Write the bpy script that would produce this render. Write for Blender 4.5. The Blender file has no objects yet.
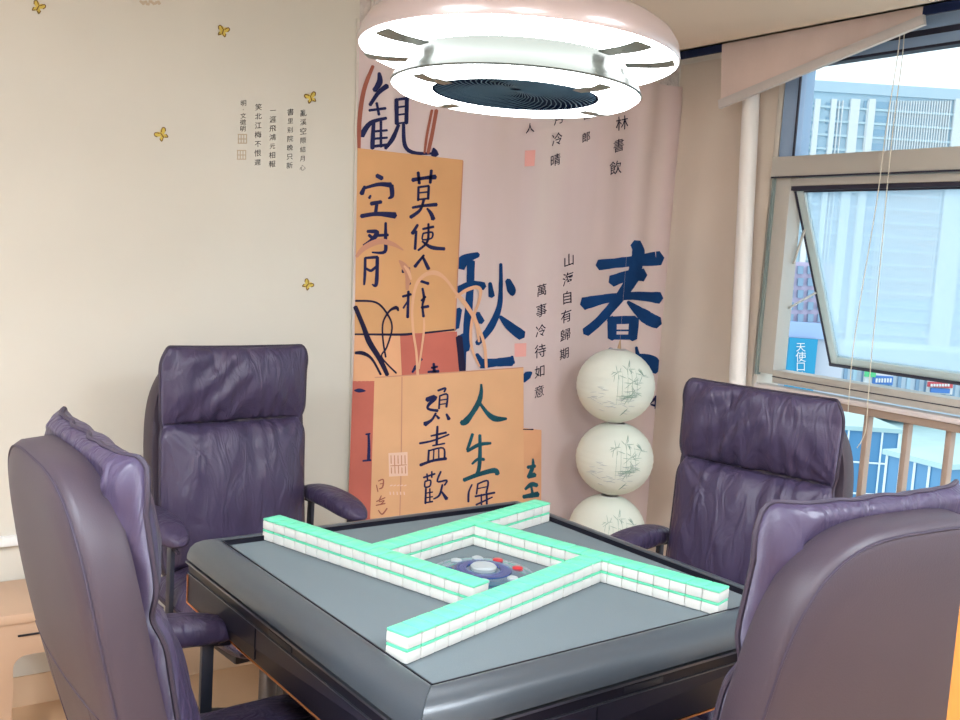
import bpy, bmesh, math, random
from mathutils import Vector, Matrix, noise
from math import sin, cos, pi, radians as R
random.seed(7)
SC = bpy.context.scene
COL = SC.collection

# ------------------------------------------------------------------ camera
FL = 0.76                                   # table-top height above the floor
CAM = Vector((-0.70669, -1.97143, 0.61409 + FL))
YAW, PITCH, ROLL, FPX = 0.59762, -0.10411, 0.06299, 985.52
_f = Vector((sin(YAW)*cos(PITCH), cos(YAW)*cos(PITCH), sin(PITCH)))
_r0 = Vector((cos(YAW), -sin(YAW), 0)); _u0 = _r0.cross(_f)
_r = _r0*cos(ROLL) + _u0*sin(ROLL); _u = -_r0*sin(ROLL) + _u0*cos(ROLL)
cd = bpy.data.cameras.new('camera'); cam = bpy.data.objects.new('camera', cd); COL.objects.link(cam)
cam.matrix_world = Matrix(((_r.x, _u.x, -_f.x, CAM.x), (_r.y, _u.y, -_f.y, CAM.y), (_r.z, _u.z, -_f.z, CAM.z), (0, 0, 0, 1)))
cd.sensor_width = 36; cd.lens = 36*FPX/960; cd.clip_start = 0.05; cd.clip_end = 1000
SC.camera = cam
# ------------------------------------------------------------------ world, light, exposure
SC.view_settings.view_transform = 'Standard'; SC.view_settings.look = 'None'
SC.view_settings.exposure = 1.1; SC.view_settings.gamma = 1; SC.view_settings.use_curve_mapping = False
wd = bpy.data.worlds.new('world'); SC.world = wd; wd.use_nodes = True
bg = wd.node_tree.nodes['Background']; bg.inputs[0].default_value = (0.90, 0.965, 1.0, 1); bg.inputs[1].default_value = 0.93
LAMP_E = 4.4; PANEL_E = 26.5

# ------------------------------------------------------------------ pixel -> point helpers (surveying the photo onto real planes)
def ray(px, py):
    return (_r*(px-480) - _u*(py-360) + _f*FPX).normalized()
def onY(px, py, Y):
    v = ray(px, py); return CAM + v*((Y-CAM.y)/v.y)
def onX(px, py, X):
    v = ray(px, py); return CAM + v*((X-CAM.x)/v.x)
def onZ(px, py, Z):
    v = ray(px, py); return CAM + v*((Z-CAM.z)/v.z)
def at(px, py, D):
    v = ray(px, py); return CAM + v*(D/v.dot(_f))

_fh = Vector((sin(YAW), cos(YAW), 0))
def ath(px, py, D):
    v = ray(px, py); return CAM + v*(D/v.dot(_fh))

# ------------------------------------------------------------------ materials
def s2l(c): return tuple((x/12.92 if x <= .04045 else ((x+.055)/1.055)**2.4) for x in c)
def rgb(r, g, b): return s2l((r/255, g/255, b/255))
MATS = {}
def mat(name, col, rough=.6, metal=0, bump=None, var=None, emit=None, spec=.5, coat=0, alpha=None, trans=0, sheen=0):
    """bump=(scale,strength[,detail]) ; var=(scale,amount) colour mottling ; emit=(col,strength)"""
    m = bpy.data.materials.new(name); m.use_nodes = True; nt = m.node_tree; n = nt.nodes; l = nt.links
    b = n['Principled BSDF']; b.inputs['Base Color'].default_value = (*col, 1); b.inputs['Roughness'].default_value = rough
    b.inputs['Metallic'].default_value = metal; b.inputs['Specular IOR Level'].default_value = spec
    b.inputs['Coat Weight'].default_value = coat; b.inputs['Transmission Weight'].default_value = trans
    b.inputs['Sheen Weight'].default_value = sheen
    if alpha is not None: b.inputs['Alpha'].default_value = alpha
    tc = n.new('ShaderNodeTexCoord')
    if bump:
        nz = n.new('ShaderNodeTexNoise'); nz.inputs['Scale'].default_value = bump[0]; nz.inputs['Detail'].default_value = bump[2] if len(bump) > 2 else 3
        bp = n.new('ShaderNodeBump'); bp.inputs['Strength'].default_value = bump[1]; bp.inputs['Distance'].default_value = .01
        l.new(tc.outputs['Object'], nz.inputs['Vector']); l.new(nz.outputs['Fac'], bp.inputs['Height']); l.new(bp.outputs['Normal'], b.inputs['Normal'])
    if var:
        nz = n.new('ShaderNodeTexNoise'); nz.inputs['Scale'].default_value = var[0]; nz.inputs['Detail'].default_value = 4
        mr = n.new('ShaderNodeMapRange'); mr.inputs['From Min'].default_value = .3; mr.inputs['From Max'].default_value = .7
        mr.inputs['To Min'].default_value = 1-var[1]; mr.inputs['To Max'].default_value = 1+var[1]
        mx = n.new('ShaderNodeVectorMath'); mx.operation = 'SCALE'; mx.inputs[0].default_value = col
        l.new(tc.outputs['Object'], nz.inputs['Vector']); l.new(nz.outputs['Fac'], mr.inputs['Value']); l.new(mr.outputs['Result'], mx.inputs['Scale'])
        l.new(mx.outputs['Vector'], b.inputs['Base Color'])
    if emit:
        b.inputs['Emission Color'].default_value = (*emit[0], 1); b.inputs['Emission Strength'].default_value = emit[1]
    MATS[name] = m; return m
def glass_mat(name, tint, haze, hazecol, gloss=.08):
    m = bpy.data.materials.new(name); m.use_nodes = True; nt = m.node_tree; n = nt.nodes; l = nt.links
    for x in list(n): n.remove(x)
    o = n.new('ShaderNodeOutputMaterial'); t = n.new('ShaderNodeBsdfTransparent'); t.inputs[0].default_value = (*tint, 1)
    d = n.new('ShaderNodeBsdfTranslucent'); d.inputs[0].default_value = (*hazecol, 1)
    g = n.new('ShaderNodeBsdfGlossy'); g.inputs['Roughness'].default_value = .05
    m1 = n.new('ShaderNodeMixShader'); m1.inputs[0].default_value = haze; l.new(t.outputs[0], m1.inputs[1]); l.new(d.outputs[0], m1.inputs[2])
    m2 = n.new('ShaderNodeMixShader'); m2.inputs[0].default_value = gloss; l.new(m1.outputs[0], m2.inputs[1]); l.new(g.outputs[0], m2.inputs[2])
    l.new(m2.outputs[0], o.inputs[0]); return m

LEATHER = mat('purple_leather', rgb(63, 53, 78), rough=.42, bump=(260, .05, 2), var=(6, .06), spec=.45)
SEAM = mat('leather_piping', rgb(58, 50, 64), rough=.55, spec=.3)
SHELLM = mat('shell_leather', rgb(61, 51, 61), rough=.48, bump=(400, .06, 2), spec=.4)
def add_folds(m, sc, strg):
    nt = m.node_tree; n = nt.nodes; l = nt.links; b = n['Principled BSDF']; old = b.inputs['Normal'].links[0].from_node
    tc = n.new('ShaderNodeTexCoord'); mp = n.new('ShaderNodeMapping'); mp.inputs['Scale'].default_value = sc; mp.inputs['Rotation'].default_value = (.3, .5, .2)
    nz = n.new('ShaderNodeTexNoise'); nz.inputs['Scale'].default_value = 1; nz.inputs['Detail'].default_value = 2.5; nz.inputs['Distortion'].default_value = 1.2
    bp = n.new('ShaderNodeBump'); bp.inputs['Strength'].default_value = strg; bp.inputs['Distance'].default_value = .02
    l.new(tc.outputs['Object'], mp.inputs[0]); l.new(mp.outputs[0], nz.inputs['Vector']); l.new(nz.outputs['Fac'], bp.inputs['Height']); l.new(bp.outputs['Normal'], old.inputs['Normal'])
add_folds(LEATHER, (22, 22, 7), .5)
STEEL = mat('brushed_steel', rgb(120, 122, 130), rough=.35, metal=.9)
DSTEEL = mat('dark_steel', rgb(70, 72, 84), rough=.4, metal=.7)
BLACKP = mat('black_plastic', rgb(28, 27, 34), rough=.45)
WALLM = mat('cream_wall_cloth', rgb(206, 200, 188), rough=.9, bump=(9, .1, 5), var=(1.6, .035), spec=.2)
WALLB = mat('beige_wall', rgb(226, 218, 208), rough=.9, var=(2, .03), spec=.2)
CEILM = mat('ceiling_paint', rgb(222, 208, 192), rough=.95, var=(1, .02), spec=.1)
PLASTER = mat('rough_plaster', rgb(214, 205, 200), rough=.95, bump=(60, 1.0, 6), var=(30, .15))
NAVY = mat('navy_strip', rgb(34, 50, 96), rough=.6)
FLOORM = mat('floor_tile', rgb(196, 160, 126), rough=.4, var=(3, .05))
WHITEP = mat('white_plastic', rgb(228, 228, 226), rough=.4)
PIPEM = mat('white_painted_pipe', rgb(240, 236, 232), rough=.45)
FRAME = mat('window_frame_grey', rgb(190, 186, 178), rough=.5)
FRAMEG = mat('window_frame_green_grey', rgb(128, 142, 140), rough=.5)
FRAMEB = mat('window_frame_skylit', rgb(150, 176, 208), rough=.5)  # blue of the sky light put into the upper frame's colour
GASKET = mat('rubber_gasket', rgb(42, 40, 58), rough=.6)
RAILW = mat('white_rail', rgb(226, 216, 214), rough=.35)
RAILB = mat('brown_rail', rgb(168, 148, 134), rough=.45)
BLINDM = mat('pink_blind_cloth', rgb(224, 204, 196), rough=.9, var=(8, .04))
BARM = mat('blind_bar_white', rgb(206, 200, 198), rough=.5)
BEADM = mat('bead_chain', rgb(214, 208, 192), rough=.4)
STOOLM = mat('beige_plastic', rgb(190, 158, 132), rough=.45)
WOODM = mat('varnished_wood', rgb(176, 112, 48), rough=.4, var=(5, .12), bump=(14, .1))
GLASSC = glass_mat('clear_glass', (.93, .98, 1), .04, (.8, .9, 1), .05)
GLASSB = glass_mat('blue_glass', (.72, .85, .93), .28, (.88, .95, 1), .05)
# table
MATG = mat('grey_playing_mat', rgb(104, 113, 117), rough=.85, bump=(700, .15), spec=.2)
PADM = mat('padded_rim_leather', rgb(66, 72, 78), rough=.28, bump=(500, .05), spec=.6)
TBLK = mat('table_black_lacquer', rgb(26, 25, 34), rough=.35, spec=.2)
TPANEL = mat('table_side_panel', rgb(38, 35, 46), rough=.4, spec=.2)
COPPER = mat('copper_trim', rgb(214, 140, 90), rough=.3, metal=.8)
TILEW = mat('tile_ivory', rgb(212, 210, 204), rough=.3)
TILEG = mat('tile_green', rgb(104, 212, 170), rough=.3)
# lamp
LSHELL = mat('lamp_pearl_shell', rgb(176, 160, 156), rough=.3, metal=.35, coat=.3)
LBAND = mat('lamp_champagne_band', rgb(80, 82, 76), rough=.3, metal=.4)
LGLOW = mat('lamp_diffuser', (1, 1, 1), rough=.5, emit=((.90, .96, 1.0), LAMP_E))
LCLIP = mat('lamp_bracket', rgb(140, 142, 134), rough=.4, metal=.5)
LGRILL = mat('lamp_fan_grille', rgb(14, 30, 58), rough=.8, spec=.05)
LFIN = mat('lamp_fan_fin', rgb(70, 98, 120), rough=.6, spec=.2)
# tapestry
INKB = mat('ink_blue', rgb(24, 60, 108), rough=.9, spec=.1, var=(9, .2))
INKN = mat('ink_navy', rgb(42, 44, 82), rough=.9, spec=.1)
INKT = mat('ink_teal', rgb(38, 84, 96), rough=.9, spec=.1, var=(20, .3))
INKK = mat('ink_black', rgb(46, 40, 58), rough=.9, spec=.1)
INKG = mat('ink_faded', rgb(78, 74, 74), rough=.9, spec=.1)
P_BAG1 = mat('print_ochre', rgb(214, 162, 114), rough=.9, var=(4, .06), spec=.1)
P_BAG2 = mat('print_orange', rgb(222, 172, 130), rough=.9, var=(5, .05), spec=.1)
P_RED = mat('print_brick', rgb(190, 106, 92), rough=.9, var=(5, .10), spec=.1)
P_PEACH = mat('print_peach', rgb(224, 168, 128), rough=.9, var=(6, .05), spec=.1)
P_ROPE = mat('print_rope', rgb(198, 142, 116), rough=.9, spec=.1)
P_ROPED = mat('print_rope_brown', rgb(160, 96, 80), rough=.9, spec=.1)
P_SEAL = mat('print_seal_pink', rgb(232, 168, 160), rough=.9, spec=.1)
P_SEALP = mat('print_seal_pale', rgb(232, 196, 172), rough=.9, spec=.1)
P_FAINT = mat('print_seal_faint', rgb(190, 172, 150), rough=.9, spec=.1)
P_DARKLINE = mat('print_dark_line', rgb(40, 36, 60), rough=.9, spec=.1)
BUTY = mat('butterfly_yellow', rgb(206, 180, 88), rough=.9, spec=.1)
BUTB = mat('butterfly_brown', rgb(120, 90, 50), rough=.9, spec=.1)
PAPER = mat('lantern_paper', rgb(222, 226, 214), rough=.85, spec=.2)
PGRASS = mat('lantern_print_green', rgb(148, 172, 158), rough=.9, spec=.1)
PGREY = mat('lantern_print_grey', rgb(178, 186, 190), rough=.9, spec=.1)
BAMBOO = mat('bamboo_tip', rgb(176, 142, 108), rough=.7)

def tapestry_mat():
    m = bpy.data.materials.new('calligraphy_cloth'); m.use_nodes = True; nt = m.node_tree; n = nt.nodes; l = nt.links
    b = n['Principled BSDF']; b.inputs['Roughness'].default_value = .9; b.inputs['Specular IOR Level'].default_value = .1
    tc = n.new('ShaderNodeTexCoord'); nz = n.new('ShaderNodeTexNoise'); nz.inputs['Scale'].default_value = 1.7; nz.inputs['Detail'].default_value = 3
    mp = n.new('ShaderNodeMapping'); mp.inputs['Scale'].default_value = (2.4, 1, .35)
    cr = n.new('ShaderNodeValToRGB'); e = cr.color_ramp.elements
    e[0].position = .3; e[0].color = (*rgb(206, 186, 180), 1); e[1].position = .7; e[1].color = (*rgb(216, 200, 194), 1)
    k = e.new(.5); k.color = (*rgb(212, 192, 190), 1)
    l.new(tc.outputs['Object'], mp.inputs[0]); l.new(mp.outputs[0], nz.inputs['Vector']); l.new(nz.outputs['Fac'], cr.inputs[0]); l.new(cr.outputs[0], b.inputs['Base Color'])
    return m
CLOTH = tapestry_mat()

# ------------------------------------------------------------------ mesh helpers
def meta(o, label=None, cat=None, group=None, kind=None):
    if label: o['label'] = label
    if cat: o['category'] = cat
    if group: o['group'] = group
    if kind: o['kind'] = kind
    return o
def empty(name, loc=(0, 0, 0), rz=0, **k):
    o = bpy.data.objects.new(name, None); COL.objects.link(o); o.location = loc; o.rotation_euler.z = rz; o.empty_display_size = .05
    return meta(o, **k)
class MB:
    def __init__(s): s.v = []; s.f = []
    def add(s, vs, fs):
        b = len(s.v); s.v += [tuple(v) for v in vs]; s.f += [tuple(i+b for i in f) for f in fs]; return s
    def box(s, x0, x1, y0, y1, z0, z1, M=None):
        vs = [Vector((x, y, z)) for z in (z0, z1) for y in (y0, y1) for x in (x0, x1)]
        if M: vs = [M @ v for v in vs]
        return s.add(vs, [(0, 2, 3, 1), (4, 5, 7, 6), (0, 1, 5, 4), (2, 6, 7, 3), (0, 4, 6, 2), (1, 3, 7, 5)])
    def grid(s, P, nu, nv, closeu=False):
        """P(i,j) -> point; (nu+1)x(nv+1) unless closeu"""
        cu = nu if closeu else nu+1
        vs = [P(i, j) for j in range(nv+1) for i in range(cu)]
        fs = []
        for j in range(nv):
            for i in range(nu):
                a = j*cu+i; b = j*cu+(i+1) % cu if closeu else a+1
                fs.append((a, b, b+cu, a+cu))
        return s.add(vs, fs)
    def lathe(s, prof, n=64, c=(0, 0, 0)):
        return s.grid(lambda i, j: (c[0]+prof[j][0]*cos(2*pi*i/n), c[1]+prof[j][0]*sin(2*pi*i/n), c[2]+prof[j][1]), n, len(prof)-1, True)
    def tube(s, pts, r, n=8, cap=True, flat=1.0):
        pts = [Vector(p) for p in pts]; rs = r if isinstance(r, (list, tuple)) else [r]*len(pts)
        rings = []; up = None
        for i, p in enumerate(pts):
            t = (pts[min(i+1, len(pts)-1)]-pts[max(i-1, 0)]).normalized()
            if up is None:
                up = Vector((0, 0, 1)) if abs(t.z) < .9 else Vector((1, 0, 0))
            a = t.cross(up).normalized(); b = a.cross(t).normalized(); up = b
            rings.append([p+a*cos(2*pi*k/n)*rs[i]+b*sin(2*pi*k/n)*rs[i]*flat for k in range(n)])
        base = len(s.v); s.v += [tuple(v) for rg in rings for v in rg]
        for i in range(len(pts)-1):
            for k in range(n):
                a = base+i*n+k; b = base+i*n+(k+1) % n; s.f.append((a, b, b+n, a+n))
        if cap: s.f.append(tuple(base+k for k in range(n))[::-1]); s.f.append(tuple(base+(len(pts)-1)*n+k for k in range(n)))
        return s
    def rod(s, a, b, r, n=12): return s.tube([a, b], r, n)
    def build(s, name, m, parent=None, smooth=True, bevel=0, seg=2, angle=40, **k):
        me = bpy.data.meshes.new(name); me.from_pydata(s.v, [], s.f); me.update()
        bm = bmesh.new(); bm.from_mesh(me); bmesh.ops.recalc_face_normals(bm, faces=bm.faces)
        if bevel:
            eds = [e for e in bm.edges if len(e.link_faces) == 2 and e.calc_face_angle(0) > R(30)]
            bmesh.ops.bevel(bm, geom=eds, offset=bevel, segments=seg, profile=.6, affect='EDGES', clamp_overlap=True)
        if smooth:
            for f in bm.faces: f.smooth = True
            for e in bm.edges:
                if len(e.link_faces) == 2 and e.calc_face_angle(0) > R(angle): e.smooth = False
        bm.to_mesh(me); bm.free()
        for mm in (m if isinstance(m, (list, tuple)) else [m]): me.materials.append(mm)
        o = bpy.data.objects.new(name, me); COL.objects.link(o)
        if parent: o.parent = parent
        return meta(o, **k)
def spline(pts, n=6):
    """Catmull-Rom through tuples of any dimension"""
    if len(pts) < 3 : return [tuple(a+(b-a)*t/n for a, b in zip(pts[0], pts[-1])) for t in range(n+1)] if len(pts) == 2 else pts
    out = []; P = [pts[0]]+list(pts)+[pts[-1]]
    for i in range(1, len(P)-2):
        for k in range(n):
            t = k/n; a, b, c, d = P[i-1], P[i], P[i+1], P[i+2]
            out.append(tuple(.5*((2*b[q])+(-a[q]+c[q])*t+(2*a[q]-5*b[q]+4*c[q]-d[q])*t*t+(-a[q]+3*b[q]-3*c[q]+d[q])*t**3) for q in range(len(b))))
    out.append(tuple(pts[-1])); return out
def struct(o): o['kind'] = 'structure'; return o

# ------------------------------------------------------------------ room shell
YB, XW, XL, YF, ZC = 1.0, 2.2, -1.9, -3.0, 2.19
struct(MB().box(XL, XW, YF, YB, -.1, 0).build('floor', FLOORM, smooth=False))
struct(MB().box(XL-.1, 2.01, YF-.1, YB+.1, ZC, ZC+.06).build('ceiling', CEILM, smooth=False))
struct(MB().box(2.01, XW+.1, YF-.1, YB+.1, 2.62, 2.68).build('ceiling_pocket', CEILM, smooth=False))
struct(MB().box(1.99, 2.01, YF, YB, ZC, 2.62).build('trim_1', CEILM, smooth=False))
struct(MB().box(XL-.1, XW+.1, YB, YB+.1, -.1, 2.66).build('wall_back', [PLASTER], smooth=False))
struct(MB().box(XL-.1, XL, YF, YB, -.1, 2.66).build('wall_left', WALLB, smooth=False))
struct(MB().box(XL-.1, XW+.1, YF-.1, YF, -.1, 2.66).build('wall_front', WALLB, smooth=False))
# window wall: opening from Y=-2.2 to .46, z from .5 to 2.30
WY1, WY0, WZ0, WZ1 = .462, -2.2, .42, 2.31
w = MB().box(XW, XW+.12, WY1, YB, -.1, 2.66).box(XW, XW+.12, YF, WY0, -.1, 2.66).box(XW, XW+.12, WY0, WY1, -.1, WZ0).box(XW, XW+.12, WY0, WY1, WZ1, 2.66)
struct(w.build('wall_right', WALLB, smooth=False))
struct(MB().box(XW-.012, XW, YF, YB-.005, 2.215, 2.62).build('trim_2', NAVY, smooth=False))  # dark blue strip along the top of the window wall
# wall plaster patch & soffit above the tapestry
struct(MB().box(-1.8, .735, YB-.012, YB, 0, .09).build('baseboard_back', mat('skirting', rgb(206, 176, 146), rough=.6), smooth=False))
# cable trunking on the back wall
t = MB().box(-1.5, .32, YB-.028, YB-.0065, .484, .512).build('cable_trunking', WHITEP, bevel=.003, label='white plastic cable trunking along the cream wall behind the chair at far left', cat='cable cover')

# cream wall cloth with printed poem and butterflies
def cloth_y(x, z):
    e = max(0, (x-.70)/.06)
    return YB-.006-.004*(noise.noise(Vector((x*3, 0, z*1.3)))+.6)*.8-.004*e*e*0
bk = empty('wall_cloth', (0, YB, 0), label='plain cream cloth covering the left wall, printed with butterflies and a small poem', cat='wall hanging')
def edge_x(z):                                  # its right hem, slightly off plumb
    a = onY(357.5, 60, YB); b = onY(351.5, 400, YB); return a.x+(b.x-a.x)*(a.z-z)/(a.z-b.z)
g = MB().grid(lambda i, j: ((-1.88+(edge_x(j/40*2.18)+1.88)*i/60), cloth_y(-1.88+(edge_x(j/40*2.18)+1.88)*i/60, j/40*2.18)-YB, .005+j/40*2.18), 60, 40)
g.build('cloth', WALLM, bk)
MB().tube([(edge_x(z)-.006, -.012, z) for z in [k*.1+.01 for k in range(22)]], .006, 6).build('hem', WALLM, bk)

# ------------------------------------------------------------------ printing helpers
class Print:
    """ribbons and patches drawn in crop pixels and laid on a cloth surface"""
    def __init__(s, ox, oy, sc, surf, eps): s.o = (ox, oy, sc); s.surf = surf; s.eps = eps; s.m = MB()
    def P(s, x, y):
        return s.surf(s.o[0]+x/s.o[2], s.o[1]+y/s.o[2], s.eps)
    def stroke(s, *pts, k=1.12, n=5):
        pts = [(p[0], p[1], (p[2] if len(p) > 2 else 8)*k) for p in pts]
        q = spline(pts, n); L = []; Rr = []
        for i, p in enumerate(q):
            a = q[max(i-1, 0)]; b = q[min(i+1, len(q)-1)]; dx, dy = b[0]-a[0], b[1]-a[1]; d = math.hypot(dx, dy) or 1
            nx, ny = -dy/d, dx/d; w = max(p[2], 1)/2*(1+.10*noise.noise(Vector((p[0]*.06, p[1]*.06, 3))))
            L.append((p[0]+nx*w, p[1]+ny*w)); Rr.append((p[0]-nx*w, p[1]-ny*w))
        # blunt brush caps
        def cap(i, j, sgn):
            dx, dy = q[i][0]-q[j][0], q[i][1]-q[j][1]; d = math.hypot(dx, dy) or 1; w = q[i][2]*.28
            return (q[i][0]+dx/d*w, q[i][1]+dy/d*w)
        c0 = cap(0, 1, 1); c1 = cap(-1, -2, 1)
        nc = 6 if max(p[2] for p in q) > 24 else 1; n_ = len(q); r_ = nc+1
        vs = [s.P(*c0)]+[s.P(a_[0]+(b_[0]-a_[0])*t/nc, a_[1]+(b_[1]-a_[1])*t/nc) for a_, b_ in zip(L, Rr) for t in range(r_)]+[s.P(*c1)]
        fs = [(0, 1+t, 2+t) for t in range(nc)]+[(1+r_*i+t, 1+r_*(i+1)+t, 2+r_*(i+1)+t, 2+r_*i+t) for i in range(n_-1) for t in range(nc)]+[(1+r_*(n_-1)+t, 1+r_*n_, 2+r_*(n_-1)+t) for t in range(nc)]
        s.m.add(vs, fs); return s
    def quad(s, a, b, c, d, nu=12, nv=12):
        def F(i, j):
            u, v = i/nu, j/nv
            x = (a[0]*(1-u)+b[0]*u)*(1-v)+(d[0]*(1-u)+c[0]*u)*v; y = (a[1]*(1-u)+b[1]*u)*(1-v)+(d[1]*(1-u)+c[1]*u)*v
            return s.P(x, y)
        s.m.grid(F, nu, nv); return s
    def build(s, name, m, parent): return s.m.build(name, m, parent)
def text_print(chars, px, py, dpx, dpy, size, surf, eps, name, m, parent, shear=.15, stretch=1.0, off=.002):
    """a column of printed characters: outlines of the built-in font laid onto the cloth"""
    mbt = MB()
    for i, ch in enumerate(chars):
        if ch == ' ': continue
        cu = bpy.data.curves.new('glyph', 'FONT'); cu.body = ch; cu.size = 1; cu.resolution_u = 2; cu.offset = off; cu.align_x = 'CENTER'
        ob = bpy.data.objects.new('glyph', cu); COL.objects.link(ob); bpy.context.view_layer.update()
        me = bpy.data.meshes.new_from_object(ob)
        rng = random.Random(ord(ch)+i); sc = size*rng.uniform(.9, 1.12); sh = shear*rng.uniform(.7, 1.3); bd = rng.uniform(-.1, .1)
        cx, cy = px+dpx*i, py+dpy*i
        vs = []
        for v in me.vertices:
            x, y = v.co.x, v.co.y-.38
            x2 = x*stretch+bd*(y*y-.1); y2 = y+sh*x*.9
            vs.append(surf(cx+x2*sc, cy-y2*sc, eps))
        mbt.add(vs, [tuple(p.vertices) for p in me.polygons]); last = mbt.build(name, m, parent, smooth=False); mbt = MB()
        bpy.data.objects.remove(ob); bpy.data.curves.remove(cu); bpy.data.meshes.remove(me)
    return last

def wallsurf(px, py, eps):
    p = onY(px, py, YB); p = onY(px, py, cloth_y(p.x, p.z)-eps); return Vector((p.x, p.y-YB, p.z))
for i, (cx, txt, y0, st) in enumerate([(303.5, '亂溪空際結月心', 113, 9.1), (290.5, '書里别院晚只新', 112, 8.9), (273, '一涯飛鴻元相報', 110.5, 8.9), (258.5, '笑北江梅不恨遲', 107, 9.2), (243.5, '明·文徵明', 103, 6.4)]):
    text_print(txt, cx, y0, -.15, st, 6.6 if i < 4 else 5.8, wallsurf, .001, 'printed_poem_character', INKG, bk, .12)
for (x, y) in ((242.3, 139), (241.5, 155)):
    p = Print(x-4.5, y-5, 1, wallsurf, .001)
    for a in range(4): p.stroke((a*2.7+.6, .3, .9), (a*2.7+.6, 9, .9))
    p.stroke((0, .5, .9), (9, .5, .9)); p.stroke((0, 5, .8), (9, 5, .8)); p.stroke((0, 9.2, .9), (9, 9.2, .9)); p.build('printed_seal', P_FAINT, bk)
for (x, y, an, s_) in ((38, 7.5, .5, 1.1), (223, 31.5, .3, 1), (162, 135, -.6, 1.1), (311, 98, -.3, 1), (307.5, 285, .7, .9)):
    p = Print(0, 0, 1, wallsurf, .0012); b = Print(0, 0, 1, wallsurf, .0018)
    def tr(u, v): return (x+(u*cos(an)-v*sin(an))*s_, y+(u*sin(an)+v*cos(an))*s_)
    for sg in (-1, 1):
        p.stroke((*tr(0, 0), 2), (*tr(sg*2.5, -2.5), 4.5), (*tr(sg*5, -4), 2)); p.stroke((*tr(0, 1), 2), (*tr(sg*2, 2.5), 3.5), (*tr(sg*3, 4), 1.5))
        b.stroke((*tr(sg*1.0, -2.5), .6), (*tr(sg*4, -5.2), .8), (*tr(sg*5.8, -3.6), .8), (*tr(sg*4.6, -1), .6)); b.stroke((*tr(sg*3.6, 1.6), .5), (*tr(sg*3.4, 4.6), .7), (*tr(sg*1, 3), .5))
    b.stroke((*tr(0, -2.5), .8), (*tr(0, 2.8), 1.2)); p.build('printed_butterfly', BUTY, bk); b.build('butterfly_outline', BUTB, bk)
p = Print(0, 0, 1, wallsurf, .0012)
for k in range(7): p.stroke((140+k*3, 1+(k % 3)*1.5, 2), (144+k*2.6, 4-(k % 2)*2, 3), n=3)
p.build('printed_blossom', P_FAINT, bk)

# ------------------------------------------------------------------ calligraphy tapestry
def tap_y(x, z):
    f = min(1, max(0, (x-1.75)/.35)); top = min(1, max(0, (z-1.0)/1.0))
    d = .0035*sin(x*9+z*1.2)+.0025*noise.noise(Vector((x*4, z*1.5, 1)))
    d += f*(.35+.65*top)*.012*(1+sin(x*38+sin(z*1.3)*.8)) + .002
    return YB-.012-max(0, d)-.002
def tapsurf(px, py, eps):
    p = onY(px, py, YB)
    for _ in range(2): p = onY(px, py, tap_y(p.x, p.z)-eps)
    return Vector((p.x, p.y-YB, p.z))
tp = empty('calligraphy_tapestry', (0, YB, 0), label='pale pink cloth hanging printed with big brush calligraphy and orange paper bags', cat='tapestry')
TZ = 2.10
def tg(i, j):
    z = .02+j/70*(TZ-.02); x0 = edge_x(z)-.01; a = onY(672, 160, YB); b = onY(657, 480, YB)
    x1 = min(XW-.004, a.x+(b.x-a.x)*(a.z-z)/(a.z-b.z)); x = x0+(x1-x0)*i/150
    return (x, tap_y(x, z)-YB, z)
MB().grid(tg, 150, 70).build('cloth', CLOTH, tp)
A = lambda e=.002: Print(440, 230, 4.8, tapsurf, e)
B = lambda e=.002: Print(560, 230, 4.8, tapsurf, e)
C = lambda e=.004: Print(340, 140, 5.143, tapsurf, e)
D = lambda e=.004: Print(340, 260, 5.143, tapsurf, e)
E_ = lambda e=.006: Print(320, 380, 5.143, tapsurf, e)
F_ = lambda e=.006: Print(440, 360, 5.143, tapsurf, e)
G = lambda e=.002: Print(340, 60, 3.273, tapsurf, e)
X = lambda e: Print(0, 0, 1, tapsurf, e)
# spring
p = B(); S = p.stroke
S((185, 168, 46), (330, 152, 44), (482, 135, 62)); S((362, 62, 46), (376, 100, 52), (368, 150, 56), (352, 220, 58), (312, 290, 48), (250, 368, 40), (185, 440, 38), (122, 492, 40))
S((248, 246, 52), (330, 218, 44), (402, 216, 56)); S((112, 354, 54), (230, 328, 38), (350, 316, 34), (480, 326, 52)); S((325, 345, 14), (380, 392, 44), (430, 428, 58), (474, 446, 50))
S((250, 424, 40), (250, 520, 38)); S((235, 434, 34), (362, 430, 34)); S((357, 425, 42), (348, 522, 40)); S((240, 514, 22), (360, 514, 22)); S((272, 482, 8), (340, 482, 8))
S((236, 573, 16), (250, 578, 22)); S((366, 562, 12), (374, 604, 20)); S((372, 604, 20), (420, 618, 40), (446, 640, 56), (458, 684, 22)); p.build('printed_character_spring', INKB, tp)
p = X(.002); p.stroke((650, 403.5, 1.5), (655.5, 398, 2.5)); p.stroke((655.8, 396, 2), (656, 408.5, 2.6)); p.stroke((651, 404.5, 1.5), (656, 406, 2)); p.build('printed_character_stroke', INKN, tp)
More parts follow.
